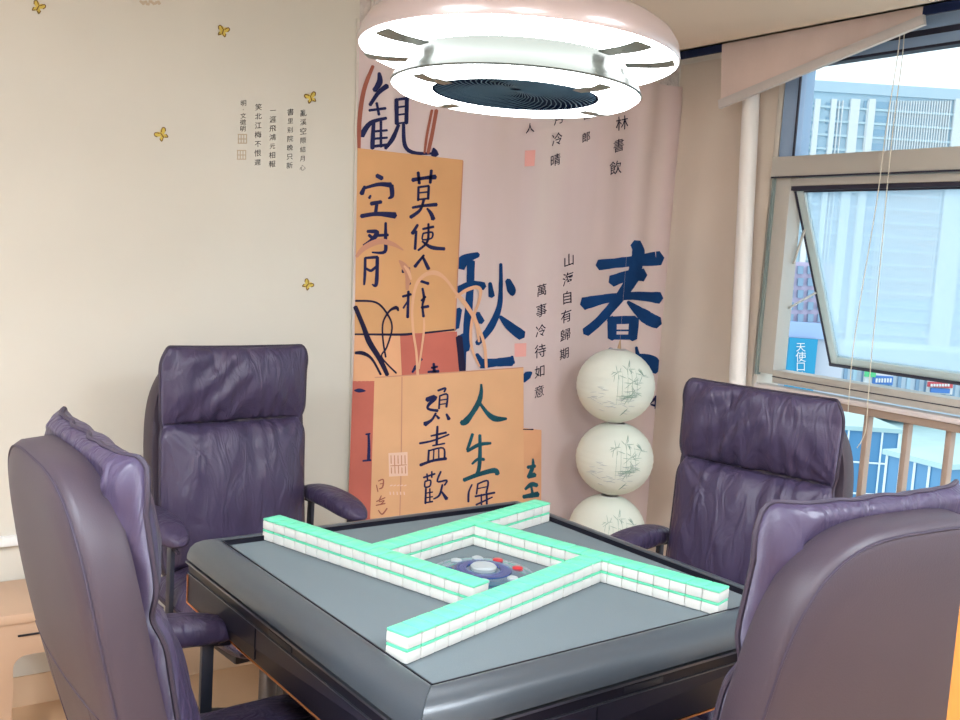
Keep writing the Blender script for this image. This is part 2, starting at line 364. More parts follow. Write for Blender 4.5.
# autumn
p = A(); S = p.stroke
S((92, 172, 56), (125, 138, 40), (185, 118, 22)); S((82, 290, 30), (150, 264, 36), (212, 270, 34)); S((148, 150, 36), (146, 250, 32), (138, 380, 34), (132, 500, 40), (126, 578, 26)); S((92, 380, 26), (74, 468, 34))
S((180, 398, 20), (198, 442, 32)); S((240, 254, 16), (248, 318, 28)); S((325, 240, 24), (344, 290, 36), (348, 312, 18)); S((292, 162, 14), (292, 260, 18), (284, 370, 24), (242, 468, 32), (178, 546, 22))
S((288, 415, 14), (335, 462, 38), (395, 508, 44)); S((192, 642, 40), (270, 636, 36), (346, 630, 42)); S((176, 596, 16), (212, 655, 34)); S((345, 606, 12), (352, 640, 16)); S((108, 508, 36), (106, 668, 34)); S((440, 684, 10), (418, 700, 34), (404, 730, 8)); p.build('printed_character_autumn', INKB, tp)
# watch
p = G(); S = p.stroke
S((128, 42, 9), (130, 72, 18), (112, 100, 14)); S((155, 84, 16), (125, 108, 13), (98, 148, 10)); S((70, 248, 18), (100, 206, 13), (152, 190, 9)); S((110, 205, 11), (106, 290, 13)); S((134, 200, 8), (134, 285, 8)); S((110, 234, 7), (155, 230, 7)); S((110, 258, 7), (155, 254, 7)); S((106, 283, 9), (162, 277, 9)); S((95, 165, 8), (150, 158, 8)); S((120, 140, 8), (128, 180, 8))
S((185, 128, 12), (186, 210, 12)); S((185, 130, 8), (221, 125, 8)); S((219, 125, 12), (217, 208, 12)); S((186, 155, 6), (218, 151, 6)); S((186, 180, 6), (218, 176, 6)); S((186, 208, 6), (218, 204, 6)); S((192, 212, 10), (172, 258, 13), (148, 290, 10)); S((208, 210, 10), (212, 278, 12), (240, 303, 11), (300, 306, 7)); S((306, 288, 5), (309, 300, 18), (311, 312, 22)); p.build('printed_character_watch', INKN, tp)
# handles of the upper bag
p = X(.0025); p.stroke((373, 66, 3), (364, 90, 4), (359.5, 120, 4), (359, 150, 3)); p.build('printed_handle', P_ROPED, tp); p = X(.0025); p.stroke((436.5, 110, 3.4), (432, 135, 3.4), (428, 153, 3)); p.stroke((432, 110, 2.4), (427, 135, 2.4), (424.5, 153, 2)); p.build('printed_handle', P_ROPED, tp)
# printed bags, back to front
X(.003).quad((357.5, 148), (463, 160), (455, 331.5), (354.5, 336)).build('printed_bag_upper', P_BAG1, tp)
p = X(.0034); p.quad((354.5, 336), (400, 334), (402, 380), (353, 382)); p.build('printed_bag_middle', P_PEACH, tp)
X(.0034).quad((400, 334), (457, 331.5), (459, 372), (402, 380)).build('printed_bag_shade', P_RED, tp)
X(.0034).quad((352.8, 381), (376, 381), (372, 560), (346, 560)).build('printed_bag_side', P_RED, tp)
X(.0034).quad((523, 428), (541.5, 430), (541, 560), (521, 560)).build('printed_bag_small', P_PEACH, tp)
X(.0042).quad((374.5, 377), (523.5, 367), (524, 560), (369, 560), 20, 16).build('printed_bag_lower', P_BAG2, tp)
p = X(.0038); p.stroke((355, 334.2, 1.6), (400, 334.6, 2.2), (413, 333.6, 2)); p.stroke((424, 333, 1.8), (456, 329.5, 1.6)); p.stroke((459, 337, 6), (462.5, 371, 6)); p.build('printed_bag_edge', P_DARKLINE, tp)
p = X(.0046); p.stroke((402, 377, .7), (401, 470, .7), (399, 540, .7)); p.stroke((375, 377.5, .8), (523, 367.6, .8)); p.stroke((463, 161, .8), (455, 330, .8)); p.build('printed_bag_crease', P_ROPE, tp)
# characters on the upper bag
p = C(); S = p.stroke
S((188, 182, 20), (218, 198, 20)); S((128, 238, 14), (110, 278, 22)); S((130, 246, 14), (200, 228, 18), (262, 232, 26)); S((264, 232, 22), (268, 286, 20), (248, 300, 8)); S((158, 285, 10), (150, 300, 14)); S((158, 328, 18), (213, 318, 18)); S((190, 325, 16), (182, 382, 16)); S((108, 392, 20), (190, 380, 20), (285, 388, 30)); p.build('printed_character_empty', INKN, tp)
p = C(); S = p.stroke
S((140, 470, 14), (190, 475, 22), (165, 515, 20), (122, 545, 16)); S((148, 488, 14), (190, 525, 18)); S((235, 425, 12), (234, 510, 16), (230, 575, 16), (165, 578, 8)); S((184, 492, 12), (248, 488, 14)); S((195, 520, 12), (212, 530, 12)); p.build('printed_character_facing', INKN, tp)
p = C(); S = p.stroke
S((130, 605, 12), (128, 690, 14), (124, 745, 10)); S((130, 607, 12), (194, 602, 14)); S((192, 602, 16), (190, 700, 18), (184, 748, 16), (165, 742, 6)); S((134, 660, 10), (160, 672, 14), (188, 648, 10)); p.build('printed_character_moon', INKN, tp)
p = C(); S = p.stroke
S((372, 206, 20), (430, 196, 16), (492, 190, 24)); S((402, 165, 14), (408, 225, 14)); S((470, 155, 14), (464, 222, 14)); S((404, 240, 11), (402, 312, 12)); S((404, 243, 10), (458, 236, 11)); S((457, 236, 12), (453, 305, 12)); S((405, 272, 8), (453, 267, 8)); S((404, 306, 9), (453, 301, 9)); S((372, 348, 12), (430, 338, 14), (498, 332, 18)); S((432, 305, 12), (412, 360, 14), (362, 398, 18)); S((448, 352, 10), (468, 378, 18), (480, 408, 22)); p.build('printed_character_not', INKN, tp)
p = C(); S = p.stroke
S((400, 435, 12), (372, 482, 18)); S((392, 468, 12), (386, 562, 13)); S((425, 458, 11), (482, 446, 12)); S((428, 480, 8), (425, 512, 8), (470, 505, 8), (474, 475, 9), (428, 480, 8)); S((455, 430, 10), (450, 520, 12), (402, 568, 10)); S((422, 520, 8), (470, 552, 18), (538, 560, 16)); p.build('printed_character_make', INKN, tp)
p = C(); S = p.stroke
S((432, 592, 10), (384, 652, 16)); S((425, 600, 12), (456, 664, 18)); S((320, 672, 12), (355, 660, 18)); p.build('printed_character_gold', INKN, tp)
p = D(); S = p.stroke
S((414, 108, 12), (456, 122, 14)); S((352, 160, 12), (348, 296, 14)); S((322, 188, 12), (366, 176, 12)); S((346, 215, 8), (325, 248, 9)); p.build('printed_character_goblet', INKN, tp); p = D(); S = p.stroke
S((424, 145, 10), (432, 195, 13), (424, 235, 10), (430, 292, 13)); S((418, 210, 10), (440, 188, 12)); S((418, 245, 12), (456, 238, 14)); S((320, 62, 12), (356, 46, 18)); S((345, 118, 10), (362, 122, 12)); p.build('printed_character_goblet', INKN, tp)
p = D(); S = p.stroke
S((372, 578, 10), (392, 545, 16)); S((410, 520, 8), (420, 508, 14)); S((452, 576, 10), (508, 572, 14)); S((482, 532, 12), (486, 580, 16)); S((470, 555, 10), (502, 548, 10)); p.build('printed_character_tip', INKN, tp)
# ropes
p = X(.0050)
def pts(lst, ox, oy, s, k=1.0): return [(ox+a/s, oy+b/s, c/s*k) for a, b, c in lst]
p.stroke(*pts([(85, 600, 14), (125, 555, 24), (200, 522, 26), (270, 535, 20), (325, 566, 6)], 340, 140, 5.143)); p.stroke(*pts([(305, 620, 8), (330, 650, 30), (350, 690, 30), (345, 770, 14)], 340, 140, 5.143))
p.build('printed_handle', P_ROPE, tp)
p = X(.0054)
p.stroke(*pts([(400, 590, 13), (392, 470, 11), (376, 360, 11), (372, 240, 12), (392, 130, 14), (435, 78, 18), (490, 66, 22), (545, 100, 14), (610, 190, 12), (670, 270, 12), (700, 330, 12), (715, 420, 11)], 340, 260, 5.143))
p.stroke(*pts([(405, 560, 9), (430, 380, 10), (432, 300, 8)], 340, 260, 5.143)); p.stroke(*pts([(365, 100, 10), (352, 60, 16), (330, 30, 8)], 340, 260, 5.143))
p.stroke(*pts([(75, 325, 10), (120, 292, 14), (170, 275, 16), (195, 290, 14), (185, 350, 12), (155, 430, 12), (148, 520, 12), (160, 590, 10), (190, 655, 8)], 440, 230, 4.8))
p.stroke(*pts([(75, 300, 12), (115, 340, 12), (160, 410, 13), (190, 480, 13), (215, 560, 13), (222, 660, 12)], 440, 230, 4.8)); p.build('printed_handle', mat('print_rope_light', rgb(222, 172, 138), rough=.9, spec=.1), tp)
p = X(.0050)
p.stroke(*pts([(80, 210, 10), (185, 218, 9), (245, 280, 9), (268, 350, 8), (240, 450, 8), (215, 500, 7), (290, 582, 8)], 340, 260, 5.143)); p.stroke(*pts([(300, 262, 8), (290, 245, 16), (255, 262, 10), (222, 320, 8), (220, 400, 8), (235, 500, 8)], 340, 260, 5.143))
p.stroke(*pts([(78, 240, 20), (120, 340, 22), (150, 420, 26), (205, 510, 24), (244, 592, 18)], 340, 260, 5.143)); p.stroke(*pts([(78, 478, 12), (120, 480, 18), (165, 510, 12), (210, 590, 10)], 340, 260, 5.143)); p.build('printed_cord', P_DARKLINE, tp)
# characters on the lower bag
p = F_(); p.stroke((212, 125, 10), (212, 165, 18), (200, 215, 24), (165, 275, 24), (130, 318, 30), (108, 322, 22)); p.stroke((200, 215, 12), (245, 275, 20), (285, 302, 28), (342, 302, 12)); p.build('printed_character_person', INKT, tp)
p = F_(); S = p.stroke
S((168, 380, 14), (152, 430, 15), (140, 462, 12)); S((140, 470, 12), (200, 436, 18), (262, 428, 12)); S((205, 385, 14), (206, 480, 17), (200, 560, 18), (182, 598, 14)); S((165, 535, 10), (195, 510, 14), (228, 512, 14)); S((122, 618, 18), (200, 588, 20), (280, 568, 24), (296, 588, 22)); p.build('printed_character_life', INKT, tp)
p = F_(); S = p.stroke
S((165, 640, 7), (148, 680, 9), (146, 730, 10)); S((195, 635, 8), (188, 690, 8)); S((195, 637, 8), (246, 622, 9), (238, 684, 9)); S((192, 662, 6), (240, 652, 6)); S((180, 702, 9), (282, 682, 10)); S((212, 690, 7), (214, 760, 8)); S((240, 685, 9), (242, 790, 10)); S((185, 745, 9), (270, 705, 7)); p.build('printed_character_gain', INKN, tp)
p = E_(); S = p.stroke
S((548, 102, 22), (592, 90, 22), (556, 132, 13), (560, 150, 12), (606, 158, 14)); S((596, 170, 10), (575, 205, 12), (538, 228, 22)); S((606, 55, 10), (645, 42, 10), (638, 62, 8)); S((616, 80, 8), (612, 148, 9)); S((616, 82, 8), (655, 75, 9), (650, 140, 10)); S((616, 104, 6), (651, 99, 6)); S((616, 126, 6), (650, 121, 6)); S((598, 182, 8), (612, 198, 14)); S((650, 175, 10), (664, 202, 18)); p.build('printed_character_must', INKN, tp)
p = E_(); S = p.stroke
S((604, 238, 11), (600, 335, 12)); S((570, 288, 8), (650, 270, 11)); S((512, 326, 11), (580, 312, 9), (664, 280, 8)); S((578, 338, 7), (642, 326, 8)); S((560, 360, 9), (556, 425, 10)); S((560, 364, 8), (634, 350, 8), (640, 405, 10)); S((586, 360, 6), (583, 412, 7)); S((611, 355, 6), (611, 408, 7)); S((515, 438, 14), (580, 415, 12), (650, 404, 14)); p.build('printed_character_finish', INKN, tp)
p = E_(); S = p.stroke
S((532, 502, 9), (592, 482, 9)); S((550, 482, 8), (553, 512, 8)); S((575, 470, 8), (575, 502, 8)); S((540, 522, 8), (568, 516, 8), (565, 545, 8), (540, 550, 8), (540, 522, 7)); S((545, 558, 9), (542, 636, 10)); S((565, 558, 7), (565, 630, 7)); S((545, 582, 6), (580, 576, 6)); S((545, 606, 6), (580, 600, 6)); S((543, 631, 8), (580, 625, 8)); S((622, 470, 9), (604, 522, 9), (652, 516, 9), (640, 542, 8)); S((630, 538, 9), (614, 592, 10), (584, 612, 7)); S((624, 572, 8), (652, 612, 18)); p.build('printed_character_joy', INKN, tp)
p = F_(.0045); S = p.stroke
S((478, 508, 8), (478, 545, 16), (462, 590, 20)); S((450, 552, 16), (490, 545, 16)); S((452, 600, 20), (490, 590, 22)); S((438, 665, 12), (470, 640, 22), (500, 645, 20)); S((428, 704, 18), (505, 690, 26)); S((468, 640, 10), (478, 700, 14)); S((440, 750, 16), (500, 745, 16)); p.build('printed_character_happiness', INKT, tp)
p = F_(.0046); p.stroke((428, 357, 4), (480, 357, 6)); p.build('printed_bag_edge', P_DARKLINE, tp)
p = E_(.0045); p.stroke((250, 276, 10), (252, 345, 14), (250, 412, 16)); p.stroke((220, 416, 8), (262, 412, 10)); p.stroke((235, 280, 8), (258, 276, 8)); p.build('printed_character_part', INKN, tp); p = E_(.0045); p.stroke((178, 54, 8), (205, 54, 20), (234, 56, 5)); p.build('printed_character_part', INKN, tp)
p = E_(); p.quad((352, 376), (450, 370), (452, 492), (355, 497), 4, 4); p.build('printed_seal', P_SEALP, tp)
p = E_(.007)
for k in range(5): p.stroke((365+k*18, 388, 4), (366+k*18, 430+(k % 2)*8, 5)); p.stroke((367+k*18, 450-(k % 3)*6, 4), (368+k*18, 480, 5))
p.stroke((362, 442, 4), (445, 436, 4)); p.build('printed_seal_script', P_ROPE, tp)
p = E_()
for k in range(5): p.stroke((360+k*18, 545, 4), (372+k*18, 540, 5)); p.stroke((360+k*18, 575, 5), (362+k*18, 590, 5)); 
p.build('printed_seal', P_SEALP, tp)
p = E_(); S = p.stroke
S((300, 520, 5), (325, 512, 6), (322, 550, 7), (305, 560, 5)); S((290, 540, 5), (298, 575, 5)); S((308, 535, 4), (322, 532, 4)); S((290, 625, 5), (335, 605, 5)); S((315, 595, 5), (305, 625, 5), (330, 620, 5), (312, 640, 5)); S((288, 645, 5), (335, 635, 6)); S((300, 670, 5), (320, 690, 7), (345, 660, 6)); p.build('printed_signature', P_ROPED, tp)
# red seals
X(.002).quad((525, 150.5), (535.5, 150), (534.5, 166), (524.5, 166.5), 3, 3).build('printed_seal', P_SEAL, tp)
X(.002).quad((514.5, 343.5), (526.5, 343), (526, 356.5), (514.5, 357), 3, 3).build('printed_seal', P_SEAL, tp)
# small running-script columns
for chars, x, y, dx, dy, s_ in (('山海自有歸期', 569, 260, -.9, 18.7, 13), ('萬事冷待如意', 541.8, 290, -.5, 20.3, 13.5), ('林書飲', 622, 123, -3.2, 22.3, 14), ('月冷晴', 559, 118, -1.8, 21, 12.5), ('言郎', 587, 114, -.8, 23, 12), ('人', 530, 128, 0, 1, 11)):
    text_print(chars, x, y, dx, dy, s_, tapsurf, .002, 'printed_verse_character', INKK, tp, .28, .85)
# rough plaster strip and tan edge above the tapestry
struct(MB().box(.80, 2.0, YB-.03, YB, TZ+.005, ZC-.002).build('trim_3', PLASTER, smooth=False))

# beige lining cloth between tapestry and window
g = MB()
def lin(i, j):
    y = .478+(YB-.02-.478)*i/40; z = .01+2.18*j/20
    return (XW-.006-.003*(1+sin(y*30+z))-.002*noise.noise(Vector((y*5, z*2, 0))), y, z)
LIN = g.grid(lin, 40, 20).build('beige_wall_cloth', mat('beige_lining', rgb(218, 204, 190), rough=.9, spec=.1, var=(3, .03)), label='plain beige cloth covering the narrow wall between the tapestry and the window', cat='wall hanging')

# white pipe beside the window
pp = MB(); a = onX(750.5, 104, XW); b = onX(737.5, 370, XW)
d = (b-a)/(a.z-b.z)
top = a+d*(a.z-2.175)*-1 if False else Vector((a.x, a.y+(a.y-b.y)/(a.z-b.z)*(2.18-a.z), 2.18)); bot = Vector((a.x, b.y+(b.y-a.y)/(a.z-b.z)*(b.z-.005), .005))
pp.tube([(XW-.055, top.y-.05, top.z), (XW-.055, bot.y-.05, bot.z)], .031, 24)
po = pp.build('drain_pipe', PIPEM, label='vertical white painted pipe running up the wall beside the window', cat='pipe')

# ------------------------------------------------------------------ window (local frame of real pieces on the plane X=XW)
wn = empty('window_1', (XW, 0, 0), kind='structure')
def wbox(x0, x1, y0, y1, z0, z1, name, m, bev=.002): return MB().box(x0, x1, y0, y1, z0, z1).build(name, m, wn, bevel=bev)
z = lambda v: v+FL
YR = WY0
wbox(-.012, .06, .384, .455, z(.255), z(.968), 'window_jamb', FRAME)
wbox(-.02, .0, .448, .4615, z(.247), z(.97), 'window_jamb_seal', FRAMEG)
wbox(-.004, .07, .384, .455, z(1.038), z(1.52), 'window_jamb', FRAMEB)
wbox(-.012, -.004, .382, .389, z(1.038), z(1.50), 'window_gasket', GASKET)
wbox(-.03, .06, YR, .461, z(.968), z(1.038), 'window_transom', FRAME)
wbox(-.034, -.028, YR, .455, z(.962), z(.9675), 'window_gasket', GASKET, 0)
wbox(-.012, .06, YR, .384, z(.935), z(.961), 'window_head', FRAME)
wbox(-.006, .05, YR, .384, z(.919), z(.9345), 'window_gasket', GASKET, 0)
wbox(-.012, .06, YR, .384, z(.225), z(.272), 'window_sill_frame', FRAME)
wbox(-.014, .0, YR, .384, z(.2465), z(.2495), 'window_gasket', GASKET, 0)
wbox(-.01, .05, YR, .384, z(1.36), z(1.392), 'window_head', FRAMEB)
wbox(-.012, .03, YR, .384, z(1.350), z(1.3595), 'window_gasket', GASKET, 0)
wbox(-.004, .05, YR, .384, z(1.392), z(1.412), 'window_gasket', GASKET, 0)
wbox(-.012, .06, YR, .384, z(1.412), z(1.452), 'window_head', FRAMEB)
wbox(-.012, .06, -.86, -.80, z(.272), z(1.36), 'window_mullion', FRAME)
wbox(.02, .026, YR, .380, z(1.036), z(1.362), 'window_pane', GLASSC, 0)
# guard rail and lower light
wbox(-.03, .03, YR, .45, z(.198), z(.216), 'rail_cap', RAILW, .004)
wbox(-.02, .05, YR, .45, z(.172), z(.197), 'rail_bar', RAILB)
for k in range(17):
    yy = .136-.1445*k
    if yy > YR: wbox(.0, .028, yy-.0095, yy+.0095, -.30+FL, z(.1715), 'rail_baluster', RAILB, .003)
wbox(-.01, .06, YR, .45, WZ0-.0, WZ0+.04, 'rail_bottom', RAILB)
# open top-hung sash, hinged at z(.922), bottom pushed out .30
th = math.atan2(.297, .627); L = .694
SW0, SW1 = -.795, .381
sash = empty('sash_hinge_frame', (.012, 0, z(.918))); sash.parent = wn
sash.rotation_euler = (0, -th, 0)
def sbox(x0, x1, y0, y1, z0, z1, n, m): return MB().box(x0, x1, y0, y1, z0, z1).build(n, m, sash, bevel=.002)
SASHW = mat('sash_pale_frame', rgb(188, 202, 202), rough=.45)
sbox(.0, .026, SW1-.038, SW1, -L, 0, 'sash_stile', SASHW); sbox(-.004, .0, SW1-.008, SW1, -L, 0, 'sash_seal', GASKET)
sbox(.0, .026, SW0, SW0+.05, -L, 0, 'sash_stile', SASHW); sbox(.0, .026, SW0+.05, SW1-.038, -L, -L+.035, 'sash_rail', SASHW); sbox(.0, .026, SW0+.05, SW1-.038, -.006, 0, 'sash_rail', GASKET)
sbox(-.006, .0, SW0, SW1, -L-.006, -L+.006, 'sash_seal', GASKET)
sbox(.01, .015, SW0+.05, SW1-.038, -L+.035, -.006, 'sash_pane', GLASSB)
# stay arms
def stay(a, b, r=.006): MB().tube([a, b], r, 8, flat=.6).build('sash_stay', FRAME, wn)
pa = onY(748+32.5, 320, .378); 
stay((.03, .372, z(.50)), (.012+.33*sin(th)*1.0+.02, .372, z(.918)-.33*cos(th)-.06)); stay((.03, .372, z(.66)), (.012+.13*sin(th)+.01, .372, z(.918)-.14*cos(th)))

# roller blind hanging askew
bl = empty('roller_blind', (2.06, .3, 2.4), label='pink roller blind hanging crooked at the top of the window, pale bottom bar', cat='blind')
XB = 2.06
pl = onX(718.5, 46, XB); pr = onX(925, 9, XB); ql = onX(720, 100, XB); qr = onX(923, 15, XB)
def bf(i, j):
    u, v = i/30, j/12
    tl = Vector((XB, pl.y, 2.40)); tr_ = Vector((XB, pr.y, 2.40))
    t_ = tl*(1-u)+tr_*u; b_ = ql*(1-u)+qr*u; q = t_*(1-v)+b_*v
    return (q.x-XB+.004*sin(u*9+v*2)*v, q.y-.3, q.z-2.4)
MB().grid(bf, 30, 12).build('blind_cloth', BLINDM, bl)
o3 = Vector((XB, .3, 2.4))
b0 = ql-o3; b1 = qr-o3
dirb = (b1-b0).normalized(); nb = Vector((0, -dirb.z, dirb.y))
if nb.z > 0: nb = -nb
bar = MB(); c0, c1 = b0-dirb*.004, b1+dirb*.004
vs = []
for c_ in (c0, c1):
    for dx, dn in ((-.008, 0), (.008, 0), (.008, .032), (-.008, .032)): vs.append(c_+Vector((dx, 0, 0))+nb*dn)
bar.add(vs, [(0, 1, 2, 3), (7, 6, 5, 4), (0, 4, 5, 1), (1, 5, 6, 2), (2, 6, 7, 3), (3, 7, 4, 0)]).build('bottom_bar', BARM, bl, bevel=.002)
MB().tube([(0, pl.y-.3+.02, .02), (0, pr.y-.3-.02, .02)], .022, 16).build('roller_tube', BARM, bl)
# bead chain loop
def chain_pts(lst, xx): return [tuple(onX(a, b, xx)) for a, b in lst]
cc = empty('bead_chain', (2.1, 0, 1.2), label='pale beaded pull chain looping down in front of the window', cat='cord')
c1 = chain_pts([(905, 22), (902, 60), (893, 130), (886, 200), (877, 300), (872, 350), (868, 400), (866, 428)], 2.12); c2 = chain_pts([(901, 22), (897, 60), (886, 130), (877, 200), (862, 290), (853, 350), (850, 385), (848, 412)], 2.10)
loop = chain_pts([(866, 428), (862, 440), (857, 448)], 2.12)
def rel(l_, o_): return [Vector(p)-Vector(o_) for p in l_]
for l_ in (c1+loop[1:], c2):
    q = spline([tuple(v) for v in rel(l_, (2.1, 0, 1.2))], 10); m_ = MB(); m_.tube(q, .0016, 6)
    m_.build('chain_strand', BEADM, cc)

# ------------------------------------------------------------------ mahjong table
PHI = .04876; TC = Vector((.37695, -.44351, 0))
tb = empty('mahjong_table', TC, PHI, label='square black mahjong table with grey mat and padded rim under the ring lamp', cat='table')
H = .3806; O = .445
# mat
g = MB(); N = 24
def mt(i, j):
    x = -H+2*H*i/N; y = -H+2*H*j/N; return (x, y, FL-.0005)
MB().box(-H-.002, H+.002, -H-.002, H+.002, FL-.022, FL-.001).build('playing_mat', MATG, tb, bevel=.001, seg=1)
# padded rim: four mitred lengths with a rounded section
prof = [(0, -.02), (0, .008), (.003, .0105), (.010, .011), (.028, .0065), (.040, -.001), (.048, -.012), (.052, -.026), (.0525, -.036), (.046, -.040), (0, -.040)]
for k in range(4):
    a = k*pi/2; m_ = MB(); NN = 16
    def rp(i, j):
        d_, h_ = prof[j % len(prof)]; t_ = (i/NN*2-1)
        half = H+.002+d_; ex = half-.0006
        # soft corner: outer line rounds off near the mitre
        x = t_*ex; y = -(H+.002+d_)
        return (x*cos(a)-y*sin(a), x*sin(a)+y*cos(a), FL+h_)
    m_.grid(rp, NN, len(prof))
    m_.f.append(tuple(m_.f and range(0, 0)) or tuple(j*(NN+1) for j in range(len(prof)))); m_.f.append(tuple(j*(NN+1)+NN for j in range(len(prof)))[::-1])
    m_.build('padded_rim', PADM, tb)
    MB().box(-H, H, -H-.0018, -H+.0008, FL-.004, FL+.0098, Matrix.Rotation(a, 4, 'Z')).build('rim_inner_band', TBLK, tb, smooth=False)
# chrome line, black band, sloping apron with copper trim
def ring(o0, o1, z0, z1, name, m, inner=.05, bev=0):
    m_ = MB()
    pro = [(o1, z1), (o0, z0), (o0-inner, z0), (o1-inner, z1)]
    cs = [(-1, -1), (1, -1), (1, 1), (-1, 1)]
    m_.grid(lambda i, j: (cs[i % 4][0]*pro[j % 4][0], cs[i % 4][1]*pro[j % 4][0], pro[j % 4][1]), 4, 4, True)
    return m_.build(name, m, tb, smooth=False)
ring(.4365, .4365, FL-.0445, FL-.0405, 'chrome_line', STEEL, .02)
ring(.4305, .4325, FL-.064, FL-.045, 'black_band', TBLK, .02)
ring(.433, .433, FL-.0665, FL-.0645, 'chrome_line', STEEL, .02)
for k in range(4):
    a = k*pi/2; m_ = MB(); z1, z0 = FL-.067, FL-.155; w1, w0 = .4315, .406
    P = lambda x, y, zz: (x*cos(a)-y*sin(a), x*sin(a)+y*cos(a), zz)
    vs = [P(-w1+.001, -w1, z1), (P(w1-.001, -w1, z1)), P(w1-.001, -w1, z0+.028), P(w1-.06, -w0, z0), P(-w1+.06, -w0, z0), P(-w1+.001, -w1, z0+.028)]
    vi = [P(-w1+.021, -w1+.02, z1), (P(w1-.021, -w1+.02, z1)), P(w1-.021, -w1+.02, z0+.028), P(w1-.06, -w0+.02, z0), P(-w1+.06, -w0+.02, z0), P(-w1+.021, -w1+.02, z0+.028)]
    m_.add(vs+vi, [(0, 1, 2, 3, 4, 5), (11, 10, 9, 8, 7, 6)]+[(i, (i+1) % 6, (i+1) % 6+6, i+6) for i in range(6)])
    ap = m_.build('side_panel', TPANEL, tb, smooth=False)
    m2 = MB().tube([P(-w1, -w1-.001, z1-.002), P(-w1, -w1-.001, z0+.028), P(-w1+.06, -w0-.002, z0), P(w1-.06, -w0-.002, z0), P(w1, -w1-.001, z0+.028), P(w1, -w1-.001, z1-.002)], .0022, 6)
    m2.build('copper_trim', COPPER, ap)
    m3 = MB().box(-.045, .045, -w1-.002, -w1+.01, FL-.060, FL-.049, Matrix.Rotation(a, 4, 'Z')); m3.build('drawer_slot', BLACKP, tb, bevel=.002)
    m4 = MB().box(-.001, .001, -w1-.0015, -w1+.002, z0+.03, z1-.001, Matrix.Rotation(a, 4, 'Z')@Matrix.Translation((-.1, 0, 0))); m4.build('panel_joint', TBLK, ap)
MB().box(-.40, .40, -.40, .40, FL-.15, FL-.04).build('machine_box', TBLK, tb, smooth=False)
MB().box(-.34, .34, -.34, .34, FL-.19, FL-.151).build('machine_tray', TBLK, tb, bevel=.01)
for sx in (-1, 1):
    for sy in (-1, 1):
        MB().box(sx*.25-.035, sx*.25+.035, sy*.25-.035, sy*.25+.035, .03, FL-.191).build('leg', TBLK, tb, bevel=.012)
        MB().tube([(sx*.25, sy*.25, .0), (sx*.25, sy*.25, .03)], .035, 16).build('foot', BLACKP, tb)
MB().box(-.25, .25, -.02, .02, .16, .20).box(-.27, -.23, -.25, .25, .16, .20).box(.23, .27, -.25, .25, .16, .20).build('stretcher', TBLK, tb, bevel=.005)
# central control disc
dsk = empty('control_disc', (-.008, -.004, FL-.001)); dsk.parent = tb; dsk.scale = (1.12, 1.12, 1)
D1 = mat('disc_teal', rgb(44, 74, 96), rough=.15, coat=.6); D2 = mat('disc_blue', rgb(44, 62, 118), rough=.2, coat=.5); D3 = mat('disc_white', rgb(158, 164, 166), rough=.3)
D4 = mat('disc_red', rgb(176, 44, 50), rough=.3); D5 = mat('disc_glass', rgb(58, 92, 112), rough=.1, coat=1)
MB().lathe([(0, 0), (.092, 0), (.092, .003), (.088, .006), (.074, .0075), (.0745, .0075)], 64).build('disc_ring', D1, dsk)
MB().lathe([(.0745, .003), (.0745, .009), (.06, .0115), (.046, .012), (0, .012)], 64).build('disc_cover', D5, dsk)
MB().lathe([(.05, .010), (.05, .0135), (.034, .015), (.03, .014), (.03, .010)], 64).build('disc_dial', D2, dsk)
MB().lathe([(.0, .012), (.022, .012), (.023, .018), (.020, .0215), (0, .022)], 40).build('dice_dome', D3, dsk)
for k, (an, m_) in enumerate(((.5, D4), (1.8, D3), (-.35, D4), (-1.3, D3), (3.2, D4), (2.6, D2), (-2.2, D3), (1.1, D3))):
    MB().lathe([(0, .0), (.0095, .0), (.0095, .004), (.007, .0055), (0, .0055)], 20, (.063*cos(an), .063*sin(an), .0095)).build('disc_button', m_, dsk)

# ------------------------------------------------------------------ tiles: four walls of 17 stacks, two high
TH = .2683; tw, td, thh = .0335, .0446, .0231
def tile_bm(w_, d_, z0, z1, bev, m, name, parent=None):
    return MB().box(-w_/2, w_/2, -d_/2, d_/2, z0, z1).build(name, m, parent, bevel=bev, seg=2)
proto = tile_bm(tw-.0006, td, 0, thh*.79, .0028, TILEW, 'mahjong_tile')
pback = tile_bm(tw-.0006, td, thh*.775, thh-.0002, .0026, TILEG, 'tile_back', proto)
Mtab = Matrix.Translation(TC) @ Matrix.Rotation(PHI+TH, 4, 'Z')
aF, bF, aR, bR, aB, bB, aL, bL = -.42986, -.18286, .13168, .03984, .42475, .13455, -.18044, .44987
FLEN = (aR-aF-.0004)/17
ORD = ['end', 'second', 'third', 'fourth', 'fifth', 'sixth', 'seventh', 'eighth', 'ninth', 'tenth', 'eleventh', 'twelfth', 'thirteenth', 'fourteenth', 'fifteenth', 'sixteenth', 'seventeenth']
rows = [('front row', 'left end', lambda k: (aF+FLEN*(k+.5), bF+td/2, 0)),
        ('right row', 'far end', lambda k: (aR+td/2, bB-.0004-FLEN*(k+.5), pi/2)),
        ('back row', 'right end', lambda k: (aB-FLEN*(k+.5), bB+td/2, 0)),
        ('left row', 'far end', lambda k: (aL+td/2, bL-FLEN*(k+.5), pi/2))]
first = True
